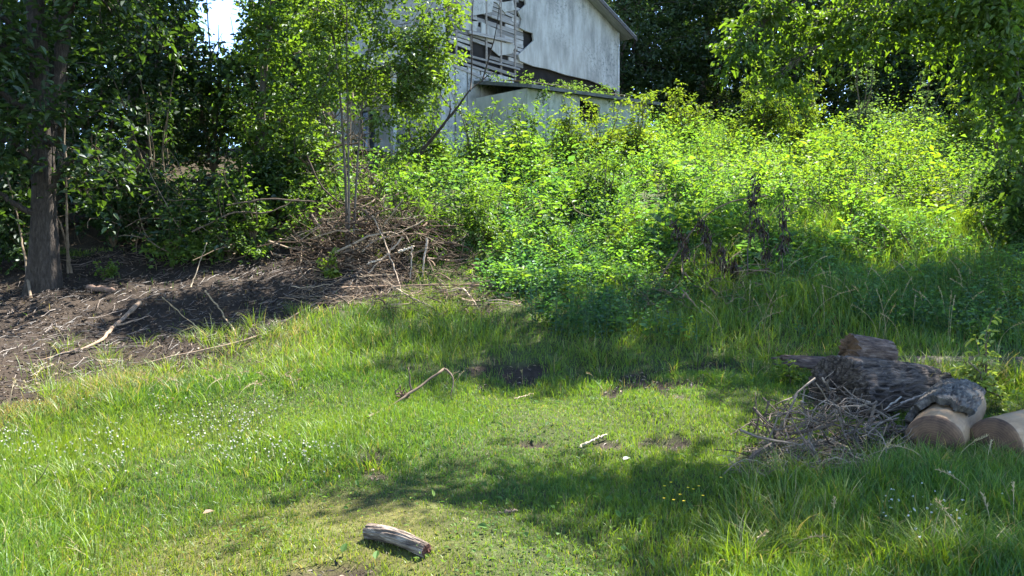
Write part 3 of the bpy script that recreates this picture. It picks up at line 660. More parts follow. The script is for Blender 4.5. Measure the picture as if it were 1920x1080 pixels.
# far wood closing the view
g = Geo(); n = 3600
cen = np.stack([R.uniform(-55, 55, n), R.uniform(44, 56, n), np.zeros(n)], 1); cen[:, 2] = gz(cen[:, 0], cen[:, 1]) + R.uniform(0, 1, n) ** .8 * (17 + 3 * noise2(cen[:, 0], cen[:, 1], .3, 90))
leaf_cloud(g, cen, 26, .9, .42, np.array([.02, .04, .014]), np.array([.04, .07, .02]))
s = np.linspace(0, 1, 4); tx = np.linspace(-50, 50, 60) + R.normal(0, .4, 60); tx = np.where(abs(tx + 18.5) < 3, tx - 7, tx); P = np.stack([tx[:, None] + 0 * s, np.full((60, 4), 50.), gz(tx, 50 + 0 * tx)[:, None] + 14 * s[None]], -1)
V, Q = tubes(P, np.full((60, 4), .22), 6, False); g.add(V, Q, np.array([.06, .05, .04]))
tag(g.build('far_woods', M_LEAF), 'dark wood closing the view far behind the house and bank', 'woods', kind='stuff')

# ------------------------------------------------------------------ sunny bank: weeds
def weeds(name, label, n, fun, hmul, leaf, pal, m=16, seed=0, ylo=11):
    y = R.uniform(ylo, 28 if ylo > 10 else 14, n); x = R.uniform(-.3, .75, n) * y
    z = gz(x, y); px, py = project(x, y, z)
    keep, h = fun(x, y, px, py); k = R.random(n) < keep; x, y, z, h = x[k], y[k], z[k], h[k] * hmul; n = len(x)
    h = h * R.uniform(.6, 1.3, n); la = R.uniform(0, 6.28, n); lb = np.abs(R.normal(0, .22, n)) * h
    s = np.linspace(0, 1, 4)
    st = np.stack([x[:, None] + np.cos(la)[:, None] * lb[:, None] * s ** 2, y[:, None] + np.sin(la)[:, None] * lb[:, None] * s ** 2, z[:, None] + h[:, None] * s], -1)
    gg = Geo(); V, Q = tubes(st, np.linspace(.006, .002, 4)[None] * np.ones((n, 1)), 3, False)
    pc = np.array(pal)[R.choice(len(pal), n)] * (1 + .3 * noise2(x, y, .8, 70 + seed))[:, None]
    yy = np.clip((x - 1.5) / 6 + .5 * noise2(x, y, .6, 75), 0, 1)[:, None]; pc = pc * (np.array([.90, 1.06, 1.5]) + yy * np.array([.20, .08, -.25]))
    gg.add(V, Q, np.repeat(pc * .7, 12, 0))
    f = np.clip(np.linspace(.12, 1, m)[None] + R.normal(0, .03, (n, m)), 0, 1)
    P = np.stack([np.stack([np.interp(f[0], s, s)] * 1)] * 1)
    bx = x[:, None] + np.cos(la)[:, None] * lb[:, None] * f ** 2; by = y[:, None] + np.sin(la)[:, None] * lb[:, None] * f ** 2; bz = z[:, None] + h[:, None] * f
    P = np.stack([bx, by, bz], -1).reshape(-1, 3); az = (np.arange(m)[None] * 2.4 + R.uniform(0, 6.28, (n, 1)) + R.normal(0, .3, (n, m))).ravel()
    ax = np.stack([np.cos(az), np.sin(az), R.normal(.15, .35, n * m)], 1)
    P = P + ax * R.uniform(.0, .12, (n * m, 1)) * np.repeat(np.clip(h, .3, 1.2), m)[:, None]
    nr = np.stack([R.normal(0, .45, n * m), R.normal(0, .45, n * m), np.ones(n * m)], 1)
    ls = leaf * np.repeat(R.choice([.65, .9, 1.0, 1.6], n, p=[.3, .3, .25, .15]), m) * R.uniform(.6, 1.2, n * m) * (1.15 - .45 * f.ravel())
    V, Q = leaves(P, ax, nr, ls, ls * .55)
    c = np.repeat(pc, m, 0) * R.uniform(.75, 1.25, (n * m, 1)) * (.85 + .3 * f.ravel()[:, None])
    gg.add(V, Q, np.repeat(c, 6, 0))
    tag(gg.build(name, M_WEED), label, 'undergrowth', kind='stuff')
def bank(x, y, px, py):
    left = np.clip(np.clip((px - 850) / 60, 0, 1) + .75 * (px > 600) * (y > 14.6), 0, 1)
    low = np.clip((570 - np.clip((px - 1300) / 600, 0, 1) * 110 + 14 * noise2(x, y, 1.5, 71) - py) / 30, 0, 1)
    h = .6 + .3 * noise2(x, y, .55, 72) + .28 * noise2(x, y, 1.9, 76) + .25 * np.clip((y - 15) / 8, 0, 1) * np.clip((px - 1200) / 100, 0, 1)
    h = h * np.clip(.45 + .55 * (y - 11.5) / 3, .4, 1)
    clear = ~((y > 21 + (x + .3) * .95) & (x < 7.5) & (x > -7))      # not inside the house
    return left * low * clear, h
PAL = [(.13, .185, .02), (.105, .17, .022), (.08, .15, .03), (.155, .19, .018), (.085, .14, .045), (.11, .18, .022)]
def clumpy(ph, lo=.25):
    def f(x, y, px, py):
        keep, h = bank(x, y, px, py); c = np.clip(.5 + 1.5 * noise2(x, y, 1.3, ph), 0, 1)
        return keep * np.clip(lo + c, 0, 1), h * (.62 + .55 * c)
    return f
weeds('undergrowth', 'dense sunlit yellow green weeds covering the bank below the house', 8500, clumpy(81), 1.0, .085, PAL, 18)
weeds('brambles', 'sprawling broad leaved brambles among the weeds of the bank', 1900, clumpy(82, -.1), 1.15, .17, PAL, 18, 3)
weeds('tall_weeds', 'tall upright narrow leaved weeds sticking out of the bank', 1700, clumpy(83, -.1), 1.5, .11, [(.12, .18, .02), (.14, .185, .02), (.10, .15, .04)], 26, 4)
def bankfront(x, y, px, py):
    a = np.clip((px - 880) / 80, 0, 1) * np.clip((py - 380) / 60, 0, 1) * np.clip((655 + 18 * noise2(x, y, 1.5, 73) - np.clip(1050 - px, 0, 200) * .5 - py) / 40, 0, 1)
    return a * .9 * np.clip(.25 + 1.2 * (.5 + noise2(x, y, 1.4, 78)), 0, 1), .36 + .2 * noise2(x, y, .8, 74) + .1 * noise2(x, y, 2.5, 77) + 0 * x
weeds('low_weeds', 'lower leafy weeds at the shaded foot of the bank', 5200, bankfront, 1.0, .075, [(.06, .12, .025), (.08, .14, .025), (.05, .1, .035)], 14, 2, 8.6)

# shrubs that stand out of the bank
for lab, px, Y, w_, h_, m, ls, cA, cB in [
    ('bright leafy bush hiding the foot of the house corner', 895, 18.6, .8, 2.0, 60, .085, BR, BR2),
    ('tall bush hiding the porch posts of the house', 800, 18.4, .8, 2.1, 56, .085, BR, BR2),
    ('rounded green bush under the left end of the lean-to roof', 985, 19.4, .8, 1.6, 60, .085, (.05, .1, .022), BR2),
    ('upright yellow green shoots in front of the lean-to wall', 1065, 20.0, .5, 1.55, 40, .09, BR2, (.14, .18, .02)),
    ('yellow green bush in front of the dark lean-to opening', 1130, 20.5, .7, 1.5, 50, .09, BR2, (.15, .18, .02)),
    ('tall yellow green bush at the right end of the lean-to', 1195, 21.4, .7, 1.75, 56, .09, BR2, (.15, .18, .02)),
    ('low spreading bush right of the lean-to against the dark trees', 1290, 23, .9, 2.0, 56, .09, BR2, (.15, .18, .02)),
    ('highest bush on the crest of the bank against the dark trees', 1425, 23.5, 1.1, 2.75, 100, .09, BR, (.14, .18, .025)),
    ('yellow green bush just right of the highest bush', 1500, 22.5, .8, 2.2, 60, .09, BR2, (.15, .18, .02)),
    ('grey green pointed shrub on the crest against the dark trees', 1612, 23.5, .65, 2.8, 50, .08, (.06, .10, .055), (.09, .13, .07)),
    ('grey green low shrub between pointed shrub and right trees', 1715, 23.5, .8, 2.1, 50, .08, (.06, .10, .05), (.09, .13, .06)),
    ('yellow lit bush at the right end of the crest', 1810, 21, .8, 1.9, 60, .09, BR2, (.15, .18, .02)),
    ('leafy bush in the middle of the bank left of the withered stalks', 1130, 15.5, .7, 1.2, 50, .08, BR, BR2),
    ('dark green bush beside the brown brush heap', 760, 13.6, .45, 1.25, 44, .075, (.05, .1, .02), (.1, .15, .025)),
    ('bright green bush on the brush heap right behind the thin stems', 700, 14.6, .6, 1.3, 40, .075, BR, BR2),
    ('leafy bush at the left foot of the bank next to the brush heap', 905, 13.4, .5, 1.05, 40, .075, BR, BR2),
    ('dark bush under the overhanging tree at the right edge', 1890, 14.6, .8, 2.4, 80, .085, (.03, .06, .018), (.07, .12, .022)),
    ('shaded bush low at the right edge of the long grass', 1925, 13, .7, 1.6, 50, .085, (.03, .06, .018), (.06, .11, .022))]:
    shrub(lab, px, 0, Y, w_, h_, m, ls, cA, cB, 'bushes growing on the bank', per=42, spread=.17, name='bush', cat='bush')
for lab, px, Y, w_, h_, m in [('sunlit leafy shrub at the top of the dirt slope left of the brush heap', 430, 13.0, .6, 1.1, 36), ('half shaded leafy shrub at the top of the dirt slope near the big trunk', 330, 12.9, .55, .9, 28), ('leafy shoots growing up through the left of the brush heap', 575, 13.4, .4, .9, 20), ('low leafy tangle on top of the brush heap', 640, 13.9, .5, 1.0, 22), ('small shrub mixed into the right of the brush heap', 820, 13.2, .35, .8, 16), ('leafy shrub over the pole left of the brush heap', 480, 13.2, .6, 1.2, 34)]:
    shrub(lab, px, 0, Y, w_, h_, m, .08, BR, BR2, 'shrubs mixed with the brush heap', per=34, spread=.16)
# small leafy plants
for lab, px, py, w_, h_, m, cA, cB, ls in [
    ('small bright plant in front of the thin stems on the dirt', 617, 522, .17, .42, 16, BR2, (.14, .18, .02), .07),
    ('small green seedling on the dirt right of the big root', 200, 520, .16, .22, 10, BR, BR2, .06),
    ('leafy seedling on the upper edge of the dirt bank', 290, 465, .22, .35, 14, BR, BR2, .08),
    ('pale green plant at the edge of dirt below the shaded shrub', 480, 478, .25, .3, 14, (.06, .11, .05), BR2, .07),
    ('yellow green sapling with sunlight painted into its leaves between the big log and the bare log', 1842, 768, .2, .72, 44, (.18, .23, .05), (.26, .29, .08), .06),  # leaf colour lightened in place of sunlight
    ('spotlit little weed left of the bark covered log', 1480, 715, .15, .22, 12, BR2, (.14, .18, .02), .05)]:
    p = hit(px, py); Y = p[1]
    shrub(lab, px, py, Y, w_, h_, m, ls, cA, cB, None, per=14, spread=.05, name='seedling', cat='plant', stems=3)

# ------------------------------------------------------------------ derelict house
TH = math.atan2(.75, .66)
HC = np.array([-1.97, 22.0]); HD = np.array([math.cos(TH), math.sin(TH)]); HN = np.array([-math.sin(TH), math.cos(TH)])   # local x, local y (inward)
HZ = 4.4
house = empty('derelict_house', (HC[0], HC[1], HZ), TH)
tag(house, 'derelict white plastered house with exposed laths and a lean-to, on the hill', 'house')
def wall_uv(px, py, off=0.):
    """photo point -> (along, up) on the gable plane pushed outward by off"""
    d = ray(px, py); nrm = np.array([HN[0], HN[1], 0]); o = np.array([HC[0], HC[1], 0]) - nrm * off
    t = (o @ nrm - 0) / (d @ nrm); p = d * t
    return float((p[:2] - o[:2]) @ HD), float(p[2] + CAMZ - HZ)
def hbox(geo, x0, x1, y0, y1, z0, z1, c=(.5, .5, .5)):
    v = np.array([[x, y, z] for x in (x0, x1) for y in (y0, y1) for z in (z0, z1)])
    geo.add(v, np.array([[0, 1, 3, 2], [4, 6, 7, 5], [0, 4, 5, 1], [2, 3, 7, 6], [0, 2, 6, 4], [1, 5, 7, 3]]), np.array(c))
def hbar(geo, a, b, w_, d_, c=(.5, .5, .5)):
    """bar from a to b in the gable plane (x,z), w_ wide, occupying y d_[0]..d_[1]"""
    a = np.array(a); b = np.array(b); t = (b - a) / np.linalg.norm(b - a); nn = np.array([-t[1], t[0]]) * w_ / 2
    q = [a - nn, b - nn, b + nn, a + nn]; v = np.array([[p[0], y, p[1]] for y in d_ for p in q])
    geo.add(v, np.array([[0, 1, 2, 3], [7, 6, 5, 4], [0, 4, 5, 1], [1, 5, 6, 2], [2, 6, 7, 3], [3, 7, 4, 0]]), np.array(c))
M_PLASTER = noisy('weathered_plaster', [(.3, (.20, .19, .165)), (.5, (.37, .35, .305)), (.68, (.50, .475, .42))], (1.6, 1.6, .45), 1.6, 8, .25, dist=.02, rough=.9, speck=(9, .5, .62, (.15, .155, .145), .4))
M_BOARD = noisy('weathered_boards', [(.3, (.55, .53, .5)), (.7, (1, 1, 1))], (1, 1, 9), 3, 8, .5, dist=.01, attr=True)
M_DARKROOM = noisy('painted_dark_interior', [(.3, (.012, .01, .009)), (.7, (.03, .025, .02))], nscale=2, bump=0)  # near-black colour stands in for unlit rooms
M_TIN = noisy('rusty_tin_roof', [(.3, (.05, .055, .05)), (.55, (.10, .11, .10)), (.75, (.17, .15, .13))], (1, 6, 1), 2, 7, .3)
M_PAINT = noisy('flaking_white_paint', [(.3, (.22, .22, .20)), (.5, (.40, .40, .37)), (.7, (.52, .52, .48))], (1, 1, 1), 3, 8, .3, speck=(12, .52, .6, (.14, .13, .12), 1))
# heights above HZ from the photograph
EAVE = wall_uv(1159, 60)[1]; WL = wall_uv(1159, 60)[0]
bandL = wall_uv(975, 116); bandR = wall_uv(1159, 168); PEAK = EAVE + .36 * WL / 2
DEP = 8.0
# core wall: behind the plaster, its near-black colour standing in for the unlit inside
g = Geo()
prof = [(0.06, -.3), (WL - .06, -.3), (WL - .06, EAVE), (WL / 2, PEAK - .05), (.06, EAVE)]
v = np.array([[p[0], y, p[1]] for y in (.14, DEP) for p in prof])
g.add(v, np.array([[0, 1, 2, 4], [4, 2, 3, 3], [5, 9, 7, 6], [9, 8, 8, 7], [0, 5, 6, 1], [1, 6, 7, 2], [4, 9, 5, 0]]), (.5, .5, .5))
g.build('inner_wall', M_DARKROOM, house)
# plaster skin of the gable, ragged left edge traced, with thickness
def skin(name, outline, y0, y1, m, parent):
    from mathutils.geometry import tessellate_polygon
    n = len(outline); g = bpy.data.meshes.new(name)
    tri = tessellate_polygon([[Vector((a, 0, b)) for a, b in outline]])
    vs = [(a, y0, b) for a, b in outline] + [(a, y1, b) for a, b in outline]
    fs = [tuple(t) for t in tri] + [tuple(i + n for i in reversed(t)) for t in tri] + [(i, (i + 1) % n, (i + 1) % n + n, i + n) for i in range(n)]
    g.from_pydata(vs, [], fs); g.update()
    import bmesh
    bm = bmesh.new(); bm.from_mesh(g); bmesh.ops.recalc_face_normals(bm, faces=bm.faces); bm.to_mesh(g); bm.free()
    return link(name, g, m, parent)
rag = [(975, 114), (972, 103), (988, 88), (1001, 76), (999, 62), (986, 58), (975, 52), (978, 36), (972, 22), (986, 8), (980, -30)]
o1 = [wall_uv(*p) for p in rag]
right_edge = [(WL, bandR[1] - .05), (WL, EAVE)]
bot = [wall_uv(1105, 150), wall_uv(1060, 140), wall_uv(1030, 130), wall_uv(1000, 124)]
pk = [(WL / 2, PEAK - .02), (o1[-1][0], EAVE + .36 * o1[-1][0])]
skin('plaster', [*pk[::-1], *right_edge[::-1], (7.9, bandR[1] - .02), *bot, *o1], 0.0, .06, M_PLASTER, house)
# torn plaster scraps over the laths
for poly in [[(935, 5), (965, 0), (968, 18), (948, 22)], [(905, 40), (935, 55), (930, 75), (905, 66)], [(930, 75), (970, 85), (962, 100), (938, 104), (925, 92)], [(868, -20), (930, -12), (925, 22), (880, 30), (862, 14)], [(870, 36), (900, 40), (896, 58), (872, 54)], [(982, 40), (1000, 34), (1003, 52), (988, 58)]]:
    skin('plaster_scrap', [wall_uv(*p) for p in poly], .055, .085, M_PLASTER, house)
# laths and boards on the peeled part
g = Geo(); zz = bandL[1] - .1
u0, u1 = .3, wall_uv(985, 60)[0]; k = 0
while zz < EAVE + .8:
    x0 = u0 + R.uniform(0, .1); 
    while x0 < u1:
        x1 = min(u1, x0 + R.uniform(.7, 1.8))
        miss = (R.random() < .13) or (wall_uv(855, 95)[1] < zz < wall_uv(855, 55)[1] and x0 < 1.4 and R.random() < .75)
        if not miss:
            tone = R.uniform(.2, .5); tl = R.normal(0, .02)
            hbar(g, (x0, zz), (x1 - .01, zz + tl), .085 + R.uniform(0, .05), (.09 - R.uniform(0, .02), .125), np.array([1, .93, .84]) * tone)
        x0 = x1
    zz += .125
g.build('laths', M_BOARD, house)
g = Geo()
for u in (.62, 1.25, 1.9, 2.55, 3.2): hbar(g, (u, bandL[1] - .6), (u + R.normal(0, .02), EAVE + .5), .07, (.05, .088), np.array([.30, .26, .22]))
g.build('studs', M_BOARD, house)
# loose slanting boards along the band between the storeys
g = Geo()
for a, b, wd in [((830, 98), (968, 142), .10), ((835, 108), (930, 140), .07), ((850, 122), (915, 150), .08), ((862, 100), (975, 130), .06), ((880, 60), (962, 78), .09), ((900, 150), (960, 168), .12)]:
    hbar(g, wall_uv(*a), wall_uv(*b), wd, (-.01, .04), np.array([.42, .39, .36]) * R.uniform(.5, 1))
g.build('loose_boards', M_BOARD, house)
# lower storey of the gable: paint panels left of the lean-to
g = Geo()
for a, b in [(.0, .5), (.56, 1.0), (1.06, 1.55), (1.62, 2.3), (2.36, 3.1)]:
    top = bandL[1] - R.uniform(.5, .75); hbox(g, a, b, .02, .1, -.2, top)
g.build('wall_panel', M_PAINT, house)
g = Geo(); hbox(g, -.06, .1, -.03, .13, -.3, EAVE + .1); g.build('corner_board', M_PAINT, house)
g = Geo(); hbox(g, WL - .04, WL + .05, -.035, .1, -.3, EAVE - .02); g.build('corner_board', M_PAINT, house)
# side wall facing left with door, window and porch posts
g = Geo()
hbox(g, -.02, .05, .14, 1.35, -.3, EAVE); hbox(g, -.02, .05, 2.25, 2.9, -.3, EAVE); hbox(g, -.02, .05, 3.7, DEP, -.3, EAVE); hbox(g, -.02, .05, 1.35, 2.25, 2.15, EAVE); hbox(g, -.02, .05, 2.9, 3.7, 2.0, EAVE); hbox(g, -.02, .05, 2.9, 3.7, -.3, .8)
g.build('side_wall', M_PAINT, house)
g = Geo(); hbox(g, .06, .10, 1.37, 2.23, -.2, 2.13, (.35, .42, .40)); 
dr = g.build('door', noisy('grey_green_door', [(.3, (.20, .24, .23)), (.7, (.30, .35, .33))], (1, 1, 1), 3, 6, .2), house)
g = Geo(); hbox(g, .03, .055, 1.5, 2.1, 1.1, 1.9); hbox(g, .03, .055, 1.5, 2.1, .1, .85); g.build('door_panel', M_PAINT, dr)
g = Geo()
for a in ((2.86, 2.92, .78, 2.05), (3.68, 3.74, .78, 2.05)): hbox(g, -.06, .045, a[0], a[1], a[2], a[3])
hbox(g, -.06, .045, 2.92, 3.68, 1.99, 2.06); hbox(g, -.08, .045, 2.92, 3.68, .74, .81); hbox(g, -.04, .0, 3.28, 3.32, .81, 1.99)
wn = g.build('window', M_PAINT, house)
g = Geo(); hbox(g, .0, .02, 2.92, 3.68, .81, 1.99); 
mg, n_, l_, out_ = mat('dark_window_glass'); pg = n_.new('ShaderNodeBsdfPrincipled'); pg.inputs['Base Color'].default_value = (.02, .03, .03, 1); pg.inputs['Roughness'].default_value = .08; l_.new(pg.outputs[0], out_.inputs[0])
g.build('pane', mg, wn)
for y_ in (.35, 2.6, 4.9):
    g = Geo(); hbox(g, -1.5, -1.38, y_, y_ + .12, -.5, 2.55); hbox(g, -1.53, -1.35, y_ - .03, y_ + .15, 2.42, 2.5); g.build('porch_post', M_PAINT, house)
g = Geo(); v = np.array([[-1.75, -.1, 2.5], [-1.75, DEP, 2.5], [-.03, DEP, 3.0], [-.03, -.1, 3.0]]); v = np.concatenate([v, v + [0, 0, .08]])
g.add(v, np.array([[0, 1, 2, 3], [7, 6, 5, 4], [0, 4, 5, 1], [1, 5, 6, 2], [2, 6, 7, 3], [3, 7, 4, 0]])); g.build('porch_roof', M_TIN, house)
g = Geo(); hbox(g, -1.7, -.03, -.1, DEP, -.62, -.5); g.build('porch_floor', M_BOARD, house)
# main roof, rake boards
M_RAKE = noisy('dark_weathered_trim', [(.3, (.035, .035, .035)), (.7, (.075, .075, .07))], (1, 1, 6), 3, 6, .3)
M_SHEET = noisy('pale_roof_sheet', [(.3, (.18, .19, .19)), (.7, (.32, .33, .33))], (1, 6, 1), 2, 7, .3)
g = Geo(); oh = .55
sl_ = .36
for sgn in (0, 1):
    xe = -oh if sgn == 0 else WL + oh; ze = EAVE - sl_ * oh
    v = np.array([[xe, -.45, ze], [xe, DEP + .4, ze], [WL / 2, DEP + .4, PEAK], [WL / 2, -.45, PEAK]]); v = np.concatenate([v + [0, 0, .03], v + [0, 0, .075]])
    g.add(v, np.array([[0, 1, 2, 3], [7, 6, 5, 4], [0, 4, 5, 1], [1, 5, 6, 2], [2, 6, 7, 3], [3, 7, 4, 0]]), (.5, .5, .5))
rf = g.build('roof', M_SHEET, house)
for sgn in (0, 1):
    g = Geo(); xe = -oh if sgn == 0 else WL + oh; ze = EAVE - sl_ * oh
    v = np.array([[xe, -.48, ze - .12], [WL / 2, -.48, PEAK - .12], [WL / 2, -.48, PEAK + .02], [xe, -.48, ze + .02]]); v = np.concatenate([v, v + [0, .028, 0]])
    g.add(v, np.array([[0, 1, 2, 3], [7, 6, 5, 4], [0, 4, 5, 1], [1, 5, 6, 2], [2, 6, 7, 3], [3, 7, 4, 0]])); g.build('rake_board', M_RAKE, rf)
# lean-to
LD = 2.0
eL, eR = wall_uv(989, 168, LD), wall_uv(1233, 200, LD)
g = Geo(); hi = bandL[1] - .12
v = np.array([[eL[0] - .1, -LD - .25, eL[1]], [eR[0], -LD - .25, eR[1]], [eR[0], -.01, eR[1] + .45], [eL[0] - .1, -.01, eL[1] + .45]]); v = np.concatenate([v, v + [0, 0, .10]])
g.add(v, np.array([[0, 1, 2, 3], [7, 6, 5, 4], [0, 4, 5, 1], [1, 5, 6, 2], [2, 6, 7, 3], [3, 7, 4, 0]])); lr_ = g.build('lean_to_roof', M_TIN, house)
g = Geo(); a0, a1 = eL[0] + .1, eR[0] - .7
wn0, wn1 = wall_uv(1087, 200, LD)[0], wall_uv(1125, 200, LD)[0]; zt = min(eL[1], eR[1]) - .03; zs = zt - .75
tp = lambda u: float(np.interp(u, [eL[0] - .1, eR[0]], [eL[1], eR[1]])) + .03
def sbox(x0, x1, y0, y1, zb, t0, t1):
    v = np.array([[x0, y0, zb], [x1, y0, zb], [x1, y0, t1], [x0, y0, t0], [x0, y1, zb], [x1, y1, zb], [x1, y1, t1], [x0, y1, t0]])
    g.add(v, np.array([[0, 1, 2, 3], [7, 6, 5, 4], [0, 4, 5, 1], [1, 5, 6, 2], [2, 6, 7, 3], [3, 7, 4, 0]]))
sbox(a0, wn0, -LD, -LD + .1, -1.2, tp(a0), tp(wn0)); sbox(wn1, a1, -LD, -LD + .1, -1.2, tp(wn1), tp(a1)); sbox(wn0, wn1, -LD, -LD + .1, -1.2, tp(wn0) - .75, tp(wn0) - .75); sbox(wn0, wn1, -LD, -LD + .1, tp(wn0) - .12, tp(wn0), tp(wn1))
sbox(a0 - .1, a0 - .002, -LD, -.01, -1.2, tp(a0), tp(a0)); sbox(a1 + .002, a1 + .1, -LD, -.01, -1.2, tp(a1), tp(a1))
M_LEAN = noisy('greenish_lean_to_paint', [(.28, (.16, .18, .14)), (.5, (.33, .35, .29)), (.7, (.46, .47, .41))], (1.6, 1.6, .5), 2, 8, .3, speck=(9, .5, .62, (.10, .12, .08), .8))
g.build('lean_to_wall', M_LEAN, house)
g = Geo(); hbox(g, wn0 - .05, wn1 + .05, -LD + .3, -LD + .34, -.5, zt - .02); g.build('lean_to_dark_sheet', M_DARKROOM, house)  # near-black sheet painted for the darkness inside the opening
for u in np.linspace(a0 + .6, a1 - .2, 4):
    if not wn0 - .1 < u < wn1 + .1:
        g = Geo(); hbox(g, u, u + .09, -LD - .04, -LD - .002, -1.0, tp(u) - .05, (.4, .42, .4)); g.build('batten', M_BOARD, house)
# creeper on the lean-to roof
g = Geo(); n = 46
u = np.concatenate([R.normal(eL[0] + f_ * (eR[0] - eL[0]), .35, 10) for f_ in (.05, .3, .45, .62, .8)])[:n]; vv = R.uniform(-2.1, -.2, n); wz = np.interp(u, [eL[0], eR[0]], [eL[1], eR[1]]) + .12 + (vv + LD + .25) * .2
P = np.stack([HC[0] + u * HD[0] + vv * HN[0], HC[1] + u * HD[1] + vv * HN[1], HZ + wz + .08], 1)
hang = np.concatenate([P[::3] + np.array([-.25 * HN[0], -.25 * HN[1], 0]) + np.stack([R.normal(0, .1, len(P[::3])), R.normal(0, .1, len(P[::3])), -R.uniform(.3, 1.5, len(P[::3]))], 1) - np.array([HN[0], HN[1], 0]) * (np.abs(vv[::3, None]) < 2) * (2.1 - np.abs(vv[::3, None]))])
leaf_cloud(g, hang, 22, .14, .085, np.array([.05, .1, .03]), np.array([.09, .14, .03]), cull=False)
leaf_cloud(g, P, 22, .16, .085, np.array([.06, .1, .03]), np.array([.1, .15, .03]), cull=False)
q = P[np.argsort(u)]; V, Q = tubes(q[None][:, ::3], np.full((1, len(q[::3])), .012), 5, False); g.add(V, Q, np.array([.1, .08, .05]))
tag(g.build('creeper', M_WEED), 'green creeper lying along the lean-to roof of the house', 'creeper')

# ------------------------------------------------------------------ branches, sticks
def branch(label, pts, r0, r1, col, name='branch', cat='branch', side=(), group=None, k=7, n=18, jit=.006):
    P = curve(pts, n, jit); g = Geo(); b = P[0]
    V, Q = tubes(P[None], np.linspace(r0, r1, n)[None] * (1 + .12 * R.normal(0, 1, (1, n))), 8 if k > 6 else 6); g.add(V, Q, np.array(col))
    for s_ in side:
        S = curve(s_, 9, jit); V, Q = tubes(S[None], np.linspace(r1 * 1.1, r1 * .4, 9)[None], 6); g.add(V, Q, np.array(col))
    o = g.build(name, M_TWIG, None, b, True); return tag(o, label, cat, group)
def gpts(*pp): return [hit(a, b, l) for a, b, l in pp]
branch('weathered pale branch lying across the dark dirt bank', gpts((262, 568, .06), (232, 596, .07), (212, 612, .06), (196, 635, .06), (160, 652, .05), (140, 660, .03)), .034, .015, (.29, .225, .18), 'fallen_branch',
       side=[gpts((150, 655, .04), (110, 664, .02), (60, 680, .0)), gpts((212, 612, .06), (236, 606, .1), (280, 592, .08))])
branch('straw coloured bent stick poking out of the dirt bank', gpts((385, 545, .15), (420, 590, .12), (446, 632, .02)), .011, .007, (.42, .33, .22), 'stick', 'stick')
branch('long thin dry stick on the dirt beside the bent stick', gpts((305, 558, .1), (350, 598, .09), (402, 640, .02)), .009, .005, (.36, .29, .19), 'stick', 'stick')
branch('thin pale stick slanting up at the top of the dirt bank', gpts((358, 538, .02)) + [at(375, 490, 11.9), at(388, 455, 11.9)], .009, .005, (.36, .32, .26), 'stick', 'stick')
branch('short broken log half sunk in dirt beside the big root', gpts((165, 540, .03), (212, 545, .03)), .055, .045, (.22, .16, .14), 'short_log', 'log')
branch('low grey stick along the border between dirt and long grass', gpts((640, 540, .03), (470, 640, .05), (330, 665, .04), (240, 690, .03)), .014, .008, (.26, .21, .17), 'stick', 'stick')
# forked dead twig on the lawn
p = hit(760, 755); Y_ = p[1]
branch('forked dead branch with a root knot standing on the sunlit lawn', [hit(690, 782, .04), at(725, 766, Y_ - .25), at(762, 742, Y_ - .05), at(800, 715, Y_ + .1), at(832, 692, Y_ + .2)], .013, .012, (.13, .105, .085), 'dead_branch',
       side=[[at(765, 742, Y_), at(770, 715, Y_), at(766, 690, Y_)], [at(832, 692, Y_ + .2), at(850, 705, Y_ + .15), at(846, 748, Y_ + .05)], [at(755, 746, Y_), at(772, 778, Y_ - .2)], [at(760, 745, Y_), at(742, 735, Y_), at(750, 722, Y_)], [hit(690, 782, .01), hit(712, 800, .01)]])
g = Geo(); c = at(757, 743, Y_); n = 46; d = unit(R.normal(0, 1, (n, 3))); s = np.linspace(0, 1, 4)[None, :, None]
V, Q = tubes(c + d[:, None] * s * R.uniform(.03, .09, (n, 1, 1)) + R.normal(0, .008, (n, 4, 3)), np.full((n, 4), .0045), 4, False); g.add(V, Q, np.array([.10, .07, .05]))
tag(g.build('root_knot', M_TWIG), 'tangled brown root ball caught on the forked branch in the lawn', 'root')
# dark branch leaning in front of the house
branch('dark bare branch leaning up in front of the house corner', [at(783, 294, 17), at(812, 258, 17), at(838, 226, 17.1), at(862, 196, 17.2), at(882, 168, 17.3)], .045, .018, (.045, .038, .033), 'leaning_branch',
       side=[[at(838, 226, 17.1), at(846, 205, 17.1), at(842, 178, 17.1)], [at(846, 205, 17.1), at(832, 185, 17.1), at(820, 172, 17.)], [at(882, 168, 17.3), at(886, 110, 17.4), at(884, 40, 17.4), at(890, -30, 17.4)], [at(882, 168, 17.3), at(905, 150, 17.4), at(922, 135, 17.4)], [at(905, 150, 17.4), at(930, 60, 17.5), at(938, 0, 17.5)]])
